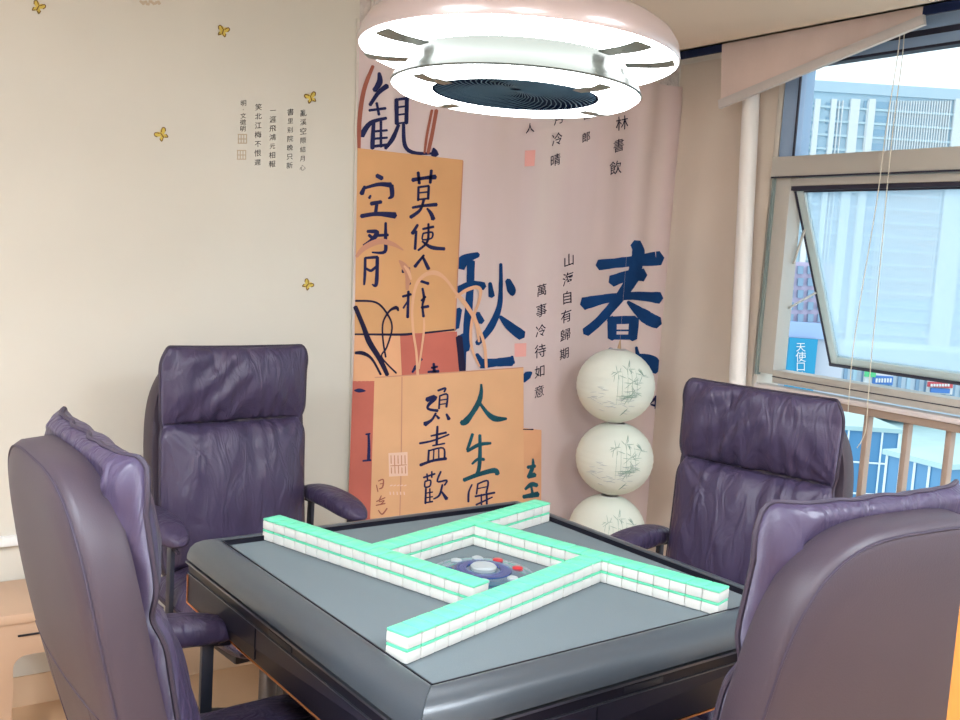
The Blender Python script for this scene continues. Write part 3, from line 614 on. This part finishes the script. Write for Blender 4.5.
for rn, endn, fn in rows:
    for k in range(17):
        for lv in (0, 1):
            x, y, rz = fn(k); rng = random.Random(k*7+lv+len(rn))
            x += rng.uniform(-.0004, .0004) if rz else 0; y += 0 if rz else rng.uniform(-.0005, .0005)
            if first: o, bk_ = proto, pback; first = False
            else:
                o = proto.copy(); COL.objects.link(o); bk_ = pback.copy(); COL.objects.link(bk_); bk_.parent = o
            P_ = Mtab @ Vector((x, y, 0)); o.location = (P_.x, P_.y, FL+.0002-.001+.0008+lv*thh); o.rotation_euler.z = PHI+TH+rz
            which = 'at' if k == 0 else ORD[k]+' tile from'
            o['label'] = ('%s mahjong tile %s the %s of the %s of tiles' % ('upper' if lv else 'lower', 'at' if k == 0 else ORD[k]+' from', endn, rn))
            o['category'] = 'mahjong tile'; o['group'] = 'mahjong tiles in the %s' % rn

# ------------------------------------------------------------------ armchair
def back_warp(x, d, h):
    """h: height along the back (0..1), d: forward offset"""
    y = -.225-RECL*h-.014*sin(pi*h)+d; zz = .450+.605*h+d*.11
    return Vector((x, y, zz))
def superell(t, n):
    c, s_ = cos(t), sin(t); return (abs(c)**(2/n)*(1 if c > 0 else -1), abs(s_)**(2/n)*(1 if s_ > 0 else -1))
RECL, SHW = .07, .233
def make_chair():
    root = empty('leather_armchair')
    # --- shell
    NA = 96
    def outline(i, k):
        t_ = 2*pi*i/NA; cx_, sx_ = superell(t_, 3.6 if sin(t_) > 0 else 6)
        x = cx_*SHW*k*(1-.06*max(0, -sx_)); h = .49+sx_*(.527 if sx_ > 0 else .52)*(k if k > .98 else k)
        return x, h
    rings = [(.90, .018), (.985, .018), (1.0, .010), (1.0, -.030), (.985, -.040), (.95, -.046), (.80, -.052), (.55, -.056), (.3, -.058), (.02, -.059)]
    m_ = MB().grid(lambda i, j: back_warp(outline(i, rings[j][0])[0], rings[j][1], outline(i, rings[j][0])[1]), NA, len(rings)-1, True)
    m_.f.append(tuple(range(NA))); m_.f.append(tuple((len(rings)-1)*NA+i for i in range(NA)))
    sh = m_.build('back_shell', SHELLM, root)
    # seams on the shell back
    s1 = [back_warp(x, -.0575, .47) for x in [-.20+.01*i for i in range(41)]]
    s1 = [back_warp(x, -(.046+.0125*(1-min(1, abs(x)/.245)**2.2)), .46) for x in [-.225+.45*i/40 for i in range(41)]]
    MB().tube(s1, .0016, 6).build('shell_seam', SEAM, sh)
    for sx in (-1, 1):
        MB().tube([back_warp(sx*(.125+.03*(1-h/.46)), -(.0545), h) for h in [i/20*.455 for i in range(21)]], .0018, 6).build('shell_seam', SEAM, sh)
    bo = [back_warp(outline(i % NA, 1.0)[0]*.975, -.0425, .49+(outline(i % NA, 1.0)[1]-.49)*.975) for i in range(NA+1)]
    MB().tube(bo, .0022, 6).build('shell_piping', SEAM, sh)
    # --- pad
    NU, NV = 72, 110; cr = .655
    def thick(u, v):
        eu = (1-abs(u)**4.5)**.55 if abs(u) < 1 else 0
        if v > cr:
            s_ = (v-cr)/(1-cr); tv = .062*(max(0, sin(pi*min(1, s_*.98+.02)))**.42)+.012*s_
            tv *= eu
        else:
            s_ = v/cr; tv = (.058+.022*sin(pi*s_))*max(0, (1-s_**22))**.5*min(1, (s_/.06)**.6 if s_ > 0 else 0)*eu
        dc = abs(v-cr)
        # folds fanning out from the crease and the corners
        w_ = 0
        ph = noise.noise(Vector((u*2.2, 5.1, v*1.5)))*3
        w_ += .0062*math.exp(-dc/.075)*sin(u*22+ph*2.2)*eu
        w_ += .0075*noise.noise(Vector((u*3.2+v*2.6, v*2.0-u*1.2, 2.2)))*eu+.0035*noise.noise(Vector((u*7-v*5, v*5+u*2, 8.2)))*eu
        for sg in (-1, 1):
            a_ = math.atan2(v-(cr+.0), (u-sg*1.0)*.36); r_ = math.hypot((u-sg)*.36, v-cr)
            w_ += .0048*math.exp(-r_/.16)*sin(a_*13)*eu
        if v > cr: w_ += .0055*sin((u*.36*.9+v)*46+3*noise.noise(Vector((u*2, v*4, 0))))*math.exp(-((u-.35)**2)/.25)*eu*.8
        return tv+w_
    def pad(i, j, front):
        u = -1+2*i/NU; v = j/NV
        hw = .217*(1-.035*math.exp(-((v-cr)/.035)**2))*(1+.02*(v > cr)*(v-cr)/(1-cr))
        if v < .12: hw *= (.93+.07*(v/.12)**.5)
        topy = 1.0-.004*(1-u*u)-.022*max(0, (abs(u)-.93)/.07)**2
        h = .045+v*(topy-.045)*1.045
        if v > .93: hw *= 1-.05*((v-.93)/.07)**2
        edge = (.010+.034*abs(u)**5*(.35+.65*min(1, v*1.6)))*(1-.25*math.exp(-((v-cr)/.05)**2)*abs(u)**8)
        if v > .9: edge += .012*((v-.9)/.1)
        tf = thick(u, v)
        if front: d_ = edge+tf*(.62+.38*(1-abs(u)**5))
        else:
            inn = (1-abs(u)**7)*(1-max(0, (v-.9)/.1)**2)*min(1, v/.05)
            fold = .006*sin(v*30+4*noise.noise(Vector((u*3, v*5, 7))))*inn*abs(u)**2*3*(1-abs(u)**12)
            d_ = edge-(.018+.026*abs(u)**3)*inn**.7+fold*1.3
            d_ = max(d_, .012 if abs(u) < .8 else -.02)
        return back_warp(u*hw, d_, h)
    m_ = MB(); m_.grid(lambda i, j: pad(i, j, True), NU, NV); m_.grid(lambda i, j: pad(i, j, False), NU, NV)
    off = (NU+1)*(NV+1); per = [i for i in range(NU+1)]+[j*(NU+1)+NU for j in range(1, NV+1)]+[NV*(NU+1)+i for i in range(NU-1, -1, -1)]+[j*(NU+1) for j in range(NV-1, 0, -1)]
    for a_ in range(len(per)):
        p0, p1 = per[a_], per[(a_+1) % len(per)]; m_.f.append((p0, p1, p1+off, p0+off))
    pd = m_.build('back_cushion', LEATHER, root, angle=80)
    # piping round the pad
    pp_ = [Vector(m_.v[q]) for q in per]; MB().tube(pp_+[pp_[0]], .0042, 6).build('piping', SEAM, pd)
    MB().tube([pad(i, int(NV*cr), True)+Vector((0, .0012, 0)) for i in range(2, NU-1)], .0016, 5).build('crease_seam', SEAM, pd)
    # --- seat
    m_ = MB(); NS = 48
    def seat(i, j, top_):
        u, v = -1+2*i/NS, -1+2*j/NS
        e = (max(0, 1-abs(u)**5)*max(0, 1-abs(v)**5))**.4
        x = u*.252*(1-.03*abs(v)**4); y = v*.265+.045
        zz = .447+(.062*e+.012*(1-u*u)*(1-v*v)+.005*e*sin(u*9+5*noise.noise(Vector((u*2, v*2, 9))))*noise.noise(Vector((u*1.5, v*3, 4)))*1.6 if top_ else -.045*e)
        return Vector((x, y, zz))
    m_.grid(lambda i, j: seat(i, j, True), NS, NS); m_.grid(lambda i, j: seat(i, j, False), NS, NS)
    st = m_.build('seat', LEATHER, root, angle=80)
    per2 = [seat(i, 0, True) for i in range(NS+1)]+[seat(NS, j, True) for j in range(1, NS+1)]+[seat(i, NS, True) for i in range(NS-1, -1, -1)]+[seat(0, j, True) for j in range(NS-1, -1, -1)]
    MB().tube(per2, .004, 6).build('piping', SEAM, st)
    MB().box(-.20, .20, -.2, .2, .372, .398).build('seat_plate', BLACKP, root, bevel=.008)
    # --- arms
    for sx in (-1, 1):
        m_ = MB(); NL = 28; NC = 24
        def arm(i, j):
            t_ = j/NL; e = max(.02, (1-abs(2*t_-1)**3.2))**.5
            an = 2*pi*i/NC; c_, s_ = superell(an, 2.8)
            y = -.300+.325*t_; zc = .640+.014*sin(pi*t_)-.010*t_
            return Vector((sx*.264+c_*.046*e*(.85+.15*t_), y, zc+s_*.028*e+.0*t_))
        m_.grid(arm, NC, NL, True); m_.f.append(tuple(range(NC))); m_.f.append(tuple(NL*NC+i for i in range(NC)))
        ar = m_.build('armrest', LEATHER, root)
        MB().tube([Vector((sx*.264, -.29+.295*k/10, .612+.013*sin(pi*k/10)-.009*k/10)) for k in range(11)], .005, 6).build('arm_seam', SEAM, ar)
        fr = MB().box(sx*.264-.006, sx*.264+.006, -.052, -.028, .36, .620).box(sx*.264-.006, sx*.264+.006, -.27, -.246, .36, .62).box(sx*.264-.006, sx*.264+.006, -.27, -.028, .36, .385)
        fr.box(min(sx*.19, sx*.264), max(sx*.19, sx*.264), -.055, -.025, .360, .372).box(min(sx*.19, sx*.264), max(sx*.19, sx*.264), -.27, -.246, .360, .372)
        fr.build('arm_bracket', DSTEEL, root, bevel=.0025)
    # bracket joining shell and seat
    MB().tube([(0, .0, .37), (0, -.20, .38), (0, -.262, .43), (0, -.285, .52)], .022, 12, flat=.45).build('back_bracket', BLACKP, root)
    # --- base
    MB().tube([(0, 0, .10), (0, 0, .372)], .024, 20).build('gas_column', STEEL, root)
    for k in range(5):
        a_ = 2*pi*k/5+.3; e = Vector((cos(a_), sin(a_), 0))
        lg = MB().tube([e*.0+Vector((0, 0, .105)), e*.10+Vector((0, 0, .10)), e*.285+Vector((0, 0, .072))], [.026, .022, .014], 10, flat=.7).build('base_leg', BLACKP, root)
        cst = MB(); px_ = Vector((-e.y, e.x, 0))
        for sg in (-1, 1): cst.tube([e*.28+px_*sg*.008+Vector((0, 0, .0265)), e*.28+px_*sg*.024+Vector((0, 0, .0265))], .026, 16)
        cst.tube([e*.28+Vector((0, 0, .03)), e*.28+Vector((0, 0, .072))], .007, 8); cst.build('caster', BLACKP, lg)
    return root
def copy_tree(o, parent=None):
    c = o.copy(); COL.objects.link(c); c.parent = parent
    for ch in list(o.children): copy_tree(ch, c)
    return c
def place(ch, x, y, face, label, off=.27, zoff=0):
    """x,y of the top of the back; face = facing direction angle from +Y, clockwise"""
    f_ = Vector((sin(face), cos(face), 0)); o_ = Vector((x, y, 0))+f_*off
    ch.location = (o_.x, o_.y, zoff); ch.rotation_euler.z = -face
    ch['label'] = label; ch['category'] = 'chair'; ch['group'] = 'purple leather armchairs around the mahjong table'
chair = make_chair()
place(chair, .265, .680, pi-.11, 'purple leather armchair behind the table against the cream wall, facing the viewer')
c3 = copy_tree(chair); place(c3, 1.305, -.317, pi*1.5-.22, 'purple leather armchair on the window side of the table, in front of the tapestry corner')
RECL, SHW = .145, .243
c2 = make_chair(); place(c2, -.385, -.48, pi/2-.038, 'purple leather armchair at far left edge, seen from behind its rounded back shell', .345)
c4 = copy_tree(c2); place(c4, .505, -1.195, .03, 'large purple leather armchair at lower right, nearest the camera with its back turned', .345)

# ------------------------------------------------------------------ ring lamp
LC = Vector((.385, -.43, .989+FL))
lp = empty('ring_ceiling_lamp', LC, label='large round two-tier white ring ceiling lamp with fan grille over the table', cat='ceiling lamp')
lp.rotation_euler = (R(-.8), R(1.2), 0)
MB().lathe([(.296, -.002), (.298, .006), (.294, .026), (.281, .046), (.258, .062), (.23, .072), (.18, .078), (.12, .080), (.12, .07), (.2, .066), (.25, .055), (.28, .03), (.285, .004), (.296, -.002)], 96).build('outer_shell', LSHELL, lp)
MB().lathe([(.2945, -.003), (.282, -.009), (.25, -.0125), (.212, -.014), (.203, -.010), (.206, .0), (.24, .006), (.2945, .001), (.2945, -.003)], 96).build('outer_diffuser', LGLOW, lp)
MB().lathe([(.196, .05), (.198, -.012), (.203, -.026), (.215, -.040), (.229, -.052), (.2345, -.063), (.231, -.066), (.222, -.05), (.20, -.03), (.185, .0), (.185, .05)], 96).build('inner_band', LBAND, lp)
MB().lathe([(.232, -.0665), (.222, -.074), (.20, -.0765), (.170, -.076), (.157, -.071), (.157, -.05), (.2, -.045), (.226, -.06), (.232, -.0665)], 96).build('inner_diffuser', LGLOW, lp)
MB().lathe([(.156, -.070), (.150, -.062), (.10, -.058), (.05, -.056), (0, -.056)], 64).build('fan_grille', LGRILL, lp)
fin = MB()
for k in range(56):
    a0 = 2*pi*k/56
    fin.tube([(r_*cos(a0+.9*(r_-.04)/.11), r_*sin(a0+.9*(r_-.04)/.11), -.0615-(r_-.04)*.07) for r_ in (.012, .03, .06, .09, .115, .135, .15)], .0010, 5)
fin.build('grille_fins', LFIN, lp)
for (bx, by, r0, r1, zz, w_) in ((411, 44, .204, .290, -.016, .16), (648, 49, .204, .290, -.016, .16), (405, 61, .204, .290, -.016, .13), (636, 66, .204, .290, -.016, .13), (431, 83, .158, .226, -.0785, .15), (613, 89, .158, .226, -.0785, .15), (449, 106, .158, .226, -.0785, .15), (577, 110, .158, .226, -.0785, .15)):
    q_ = onZ(bx, by, LC.z+zz)-LC; a0 = math.atan2(q_.y, q_.x); m_ = MB()
    def bp(i, j, dz): r_ = r0+(r1-r0)*j/6; return (r_*cos(a0+w_*(i/8-.5)), r_*sin(a0+w_*(i/8-.5)), zz+dz+.0045*max(0, (j-3)/3)**2)
    m_.grid(lambda i, j: bp(i, j, 0), 8, 6); m_.grid(lambda i, j: bp(i, j, .002), 8, 6)
    m_.tube([bp(4, 3, 0), bp(4, 3, -.0015)], .003, 10)
    m_.build('bracket', LCLIP, lp)
MB().lathe([(.12, .076), (.16, .10), (.165, .13), (.15, .16), (.05, .175), (.02, .18), (.02, .36), (.08, .365), (.085, .434), (0, .4345)], 64).build('canopy', LSHELL, lp)

# added fill light panels under the ceiling, out of view, to brighten the room
for k, (x, y) in enumerate(((-1.35, -1.0), (-.75, -2.2), (1.0, -2.2))):
    pn = empty('added_fill_panel', (x, y, ZC-.001), label='added flat fill light panel out of view, %s' % ('near the left wall', 'behind the camera', 'near the window at the right rear', 'in the left rear corner above the wall cloth')[k], cat='fill light', group='added fill light panels')
    MB().box(-.3, .3, -.3, .3, -.012, 0).build('panel_frame', WHITEP, pn, bevel=.002)
    MB().box(-.285, .285, -.285, .285, -.0145, -.0122).build('panel_diffuser', bpy.data.materials.get('fill_panel_glow') or mat('fill_panel_glow', (1, 1, 1), emit=((.80, .90, 1.0), PANEL_E)), pn, smooth=False)

# ------------------------------------------------------------------ paper lanterns
def lantern(c, rx, rz, label, hook=False, seed=1):
    ln = empty('paper_lantern', (c[0], c[1], c[2]), label=label, cat='lantern', group='white paper lanterns stacked in the corner')
    NR = 60; pr_ = []
    for j in range(NR+1):
        t_ = -pi/2+pi*j/NR; t_ = max(-pi/2+.22, min(pi/2-.22, t_)); rr = cos(t_)*(1+.006*sin(j*pi*.5*2)); pr_.append((rx*cos(t_)*(1+(.008 if j % 3 == 0 else 0)), rz*sin(t_)))
    MB().lathe(pr_, 56).build('paper_shell', PAPER, ln)
    MB().tube([(rx*.22*cos(q*pi/12), rx*.22*sin(q*pi/12), rz*.975) for q in range(25)], .002, 6).build('wire_ring', BARM, ln)
    MB().tube([(rx*.22*cos(q*pi/12), rx*.22*sin(q*pi/12), -rz*.975) for q in range(25)], .002, 6).build('wire_ring', BARM, ln)
    # printed reeds facing the room
    rng = random.Random(seed); va = math.atan2(CAM.y-c[1], CAM.x-c[0])
    def sp(u, v):   # u,v in -1..1 on the side that faces into the room
        th_ = va+u*1.25; ph = v*1.1
        return Vector((rx*1.012*cos(ph)*cos(th_), rx*1.012*cos(ph)*sin(th_), rz*1.012*sin(ph)))
    gm = MB(); gg = MB()
    def blade(m_, u, v, du, dv, w_):
        m_.tube([sp(u+du*q/4, v+dv*q/4+(-.04 if q == 2 else 0)*0) for q in range(5)], [.0003, w_, w_*1.2, w_, .0002], 4)
    for cl in ((.02, .40), (.30, .55), (.42, -.02), (.36, .2), (.62, .35), (.25, -.15)):
        for q in range(9):
            an = rng.uniform(0, 2*pi); L_ = rng.uniform(.10, .22); blade(gm, cl[0]+rng.uniform(-.05, .05), cl[1]+rng.uniform(-.05, .05), L_*cos(an), L_*sin(an), .0008)
    for q in range(5): blade(gm, .05+.1*q, -.35+.05*q, rng.uniform(-.02, .05), .75+rng.uniform(-.1, .1), .0006)
    for q in range(4): blade(gm, .0+rng.uniform(0, .3), -.12-.02*q, .35, .03, .0009)
    for q in range(34):
        an = rng.uniform(-.5, .5); blade(gg, rng.uniform(-.65, .4), rng.uniform(-.65, .05), .16*cos(an), .14*sin(an), .0007)
    blade(gm, .18, -.7, .14, .26, .0016)
    gm.build('reed_print', PGRASS, ln); gg.build('rock_print', PGREY, ln)
    return ln
lx = 1.90
LY = .775
for k, (cx_, cy_) in enumerate(((615.5, 385.5), (614.5, 456), (607, 524))):
    P_ = onY(cx_, cy_, LY)
    if k == 0: base_ = P_
    lantern((P_.x, LY, base_.z-.279*k if k else P_.z), .146, .1385, ('white paper lantern printed with reeds, topmost of the three in the corner', 'white paper lantern printed with reeds, middle one of the three in the corner', 'white paper lantern printed with reeds, lowest of the three, behind the table')[k], seed=5)
tip = onY(620.5, 350, LY)
hk = empty('lantern_cord', (base_.x, LY, base_.z), label='thin cord with a bamboo tip from which the paper lanterns hang', cat='cord')
MB().tube([(.004, 0, .139), (.006, 0, .172)], [.0075, .002], 8).build('bamboo_tip', BAMBOO, hk)
MB().tube([(.005, 0, .17), (.005, 0, ZC-base_.z-.001)], .00025, 5).build('thread', CLOTH, hk)

# ------------------------------------------------------------------ stool and wooden cabinet
s0 = onY(2, 577, .93)
sx0 = -.325; sl = empty('plastic_stool', (sx0, .70, 0), label='low beige plastic side table with a rounded leg arch at lower left', cat='stool')
SH = .385
MB().box(0, .34, 0, .28, SH-.028, SH).build('top', STOOLM, sl, bevel=.006)
def arch(y0, y1, name):
    m_ = MB(); n_ = 10; pts_ = [(.005, 0), (.036, 0), (.040, .20)]
    for q in range(n_+1): a_ = pi-q/n_*pi/2; pts_.append((.075+.035*cos(a_), .235+.035*sin(a_)))
    for q in range(n_+1): a_ = pi/2-q/n_*pi/2; pts_.append((.265+.035*cos(a_), .235+.035*sin(a_)))
    pts_ += [(.300, .20), (.304, 0), (.335, 0), (.337, SH-.0285), (.003, SH-.0285)]
    nn = len(pts_); m_.add([(a_, y0, b_) for a_, b_ in pts_]+[(a_, y1, b_) for a_, b_ in pts_], [tuple(range(nn)), tuple(range(2*nn-1, nn-1, -1))]+[(q, (q+1) % nn, (q+1) % nn+nn, q+nn) for q in range(nn)])
    return m_.build(name, STOOLM, sl, smooth=False)
arch(.006, .024, 'front_legs'); arch(.255, .273, 'rear_legs')
MB().box(.05, .30, .003, .0055, SH-.063, SH-.058).build('shadow_slot', BLACKP, sl)
# wooden post at the right edge of the view
wp = onY(952.5, 650, -1.62)
wpo = empty('wooden_post', (wp.x, -1.62, 0), label='varnished orange wooden post at the lower right border of the view', cat='post')
MB().box(0, .07, -.05, 0, .03, 1.2).build('shaft', WOODM, wpo, bevel=.004)
MB().box(-.04, .11, -.12, .07, 0, .03).build('foot', WOODM, wpo, bevel=.006)

# ------------------------------------------------------------------ outside
def face_box(px0, px1, py0, py1, D, depth, name, m, parent=None, rot=0, **k):
    """upright box whose front spans the given pixels at distance D"""
    a_ = ath(px0, (py0+py1)/2, D); b_ = ath(px1, (py0+py1)/2, D); b_.z = a_.z
    zt = ath((px0+px1)/2, py0, D).z; zb = ath((px0+px1)/2, py1, D).z
    e = (b_-a_).normalized(); nrm = Vector((e.y, -e.x, 0)); 
    if nrm.dot(_f) < 0: nrm = -nrm
    m_ = MB(); vs = []
    for zz in (zb, zt):
        for q in (a_, b_, b_+nrm*depth, a_+nrm*depth): vs.append((q.x, q.y, zz))
    m_.add(vs, [(0, 1, 2, 3), (4, 5, 6, 7), (0, 1, 5, 4), (1, 2, 6, 5), (2, 3, 7, 6), (3, 0, 4, 7)])
    return m_.build(name, m, parent, smooth=False, **k)
O_WHITE = mat('facade_white', rgb(214, 216, 218), rough=.8); O_GLASS = mat('facade_glass', rgb(158, 188, 206), rough=.5); O_ROOF = mat('facade_parapet', rgb(170, 192, 206), rough=.7)
O_FIN = mat('facade_fin', rgb(176, 200, 210), rough=.7); O_PURP = mat('facade_lilac', rgb(178, 172, 200), rough=.8); O_WIN = mat('facade_window', rgb(120, 150, 178), rough=.3)
O_PODB = mat('podium_blue', rgb(150, 176, 214), rough=.6); O_SIGN = mat('sign_cyan', rgb(24, 140, 184), rough=.6); O_RED = mat('sign_red', rgb(190, 74, 84), rough=.6); O_GREEN = mat('sign_green', rgb(84, 190, 130), rough=.6)
O_BLUE = mat('sign_blue', rgb(70, 120, 190), rough=.6); O_PAVE = mat('pavement', rgb(168, 190, 192), rough=.9, var=(.3, .06)); O_CAN = mat('canopy_glass', rgb(78, 136, 180), rough=.35); O_MUL = mat('canopy_mullion', rgb(216, 232, 238), rough=.5)
O_TURQ = mat('canopy_roof', rgb(160, 194, 198), rough=.8, var=(.6, .06))
# ground
gz = -13.0
struct(MB().add([(6, -60, gz), (320, -60, gz), (320, 300, gz), (6, 300, gz)], [(0, 1, 2, 3)]).build('ground', O_PAVE, smooth=False))
# high-rise
hr = empty('high_rise_building', (0, 0, 0), label='tall pale office tower with white vertical piers seen through the window', cat='building')
face_box(796, 1060, 97, 372, 150, 20, 'tower_wall', O_GLASS, hr)
face_box(790, 1064, 87, 98, 149.5, 21, 'parapet', O_ROOF, hr)
for x0, x1 in ((803, 808), (819, 824), (838, 847), (856, 862), (941, 962), (1000, 1012)): face_box(x0, x1, 98, 372, 149.3, .6, 'pier', O_WHITE, hr)
for k in range(19): face_box(800, 1060, 112+k*14, 114.2+k*14, 149.6, .35, 'floor_band', O_FIN, hr)
O_BAND = mat('tower_window', rgb(116, 156, 182), rough=.5)
for k in range(14):
    for x0, x1 in ((809, 818), (826, 837), (849, 855), (864, 939), (964, 998), (1014, 1056)): face_box(x0, x1, 103+k*14, 110+k*14, 149.8, .2, 'window_band', O_BAND, hr)
for k in range(24): face_box(880+k*2.6, 881+k*2.6, 100, 300, 149.5, .4, 'fin', O_WHITE, hr)
for k in range(8): face_box(826+k*3.6+(8 if k > 2 else 0)+(6 if k > 4 else 0), 827+k*3.6+(8 if k > 2 else 0)+(6 if k > 4 else 0), 100, 300, 149.5, .4, 'fin', O_WHITE, hr)
# lilac block with the dental sign
lb = empty('lilac_building', (0, 0, 0), label='lilac grey building carrying a tall cyan sign with white characters', cat='building')
face_box(770, 832, 262, 330, 70, 8, 'upper_wall', O_PURP, lb)
face_box(768, 838, 322, 338, 69.5, 8.6, 'ledge', O_PODB, lb)
face_box(768, 838, 338, 480, 69.8, 8.4, 'lower_wall', mat('facade_lower', rgb(184, 190, 204), rough=.8), lb)
for r_ in range(5):
    for c_ in range(5): face_box(778+c_*10, 783.5+c_*10, 266+r_*12, 274+r_*12, 69.7, .2, 'window', O_WIN, lb)
sg = face_box(787.5, 815.5, 338.5, 392, 69, .4, 'sign_board', O_SIGN, lb)
def signtext(chars, px, py, dy, size, D_, m, parent, name='sign_lettering', dx=0, sx=1):
    sf = lambda x, y, e: ath(x, y, D_-e)
    return text_print(chars, px, py, dx, dy, size, sf, .05, name, m, parent, 0, sx, 0)
signtext('天使口腔', 800.8, 347, 9.7, 10.5, 68.9, O_WHITE, sg)
# far low shops below the sash
sh_ = empty('shop_row_building', (0, 0, 0), label='low row of shops with small coloured signs beyond the window rail', cat='building')
face_box(822, 1060, 352, 418, 95, 10, 'shop_wall', mat('shop_wall', rgb(178, 194, 208), rough=.8), sh_)
for k in range(20): face_box(826+k*9, 829.5+k*9, 366+k*.9, 382+k*1.0, 94.8, .3, 'shop_window', O_WIN if k % 3 else O_GLASS, sh_)
s2 = face_box(865, 893, 370, 384, 94.3, .4, 'shop_sign', O_WHITE, sh_); face_box(865, 876, 370, 377, 94.0, .2, 'sign_patch', O_GREEN, s2); face_box(873, 893, 376, 384.5, 94.1, .2, 'sign_patch', O_BLUE, s2)
s3 = face_box(928, 953, 381, 394, 94.3, .4, 'shop_sign', O_WHITE, sh_); face_box(928, 953, 382.5, 387.5, 94.0, .2, 'sign_patch', O_RED, s3); face_box(931, 950, 388.5, 393, 94.0, .2, 'sign_patch', O_BLUE, s3)
for k in range(6): face_box(876+k*2.8, 877.6+k*2.8, 378.5, 382.5, 93.7, .1, 'sign_mark', O_WHITE, s2)
for k in range(7): face_box(931+k*2.8, 932.8+k*2.8, 384, 386.5, 93.7, .1, 'sign_mark', O_WHITE, s3)
# glass canopies down in the square
def glass_block(corners, h, name_, label, nm=4, rowsn=3):
    """corners: two top-edge points (world) ; extends away"""
    g_ = empty(name_, (0, 0, 0), label=label, cat='building'); a_, b_ = corners; e = (b_-a_); e.z = 0; Ln = e.length; e.normalize(); nr = Vector((e.y, -e.x, 0))
    if nr.dot(_f) < 0: nr = -nr
    b_ = Vector((b_.x, b_.y, a_.z)); dp = 3.0; m_ = MB(); vs = []
    for zz in (a_.z-h, a_.z):
        for q in (a_, b_, b_+nr*dp, a_+nr*dp): vs.append((q.x, q.y, zz))
    m_.add(vs, [(0, 1, 2, 3), (4, 5, 6, 7), (0, 1, 5, 4), (1, 2, 6, 5), (2, 3, 7, 6), (3, 0, 4, 7)]); m_.build('glass_wall', O_CAN, g_, smooth=False)
    r_ = MB(); r_.add([(q.x, q.y, zz) for zz in (a_.z+.01, a_.z+.14) for q in (a_-e*.1-nr*.1, b_+e*.1-nr*.1, b_+e*.1+nr*(dp+.1), a_-e*.1+nr*(dp+.1))], [(0, 1, 2, 3), (4, 5, 6, 7), (0, 1, 5, 4), (1, 2, 6, 5), (2, 3, 7, 6), (3, 0, 4, 7)]); r_.build('roof_slab', O_TURQ, g_, smooth=False)
    for k in range(nm+1): p0 = a_+e*(Ln*k/nm)-nr*.03; MB().tube([p0, p0-Vector((0, 0, h))], .035, 4).build('mullion', O_MUL, g_)
    for k in range(1, rowsn+1): p0 = a_-nr*.03-Vector((0, 0, h*k/rowsn)); MB().tube([p0, p0+e*Ln], .03, 4).build('mullion', O_MUL, g_)
    return g_
glass_block((at(815, 428, 30), at(899, 434, 30)), 2.9, 'glass_pavilion', 'blue glass pavilion with white mullions below the window, the farther one', 5, 3)
glass_block((at(888, 455, 25), at(945, 474, 23.5)), 4, 'glass_pavilion', 'blue glass pavilion with white mullions below the window, the nearer one', 4, 4)
pl_ = empty('roof_terrace', (0, 0, 0), label='pale turquoise roof terrace of the square seen below the window rail', cat='terrace')
MB().box(40, 90, 10, 90, -12.95, -12.3).build('terrace_slab', O_TURQ, pl_, smooth=False)
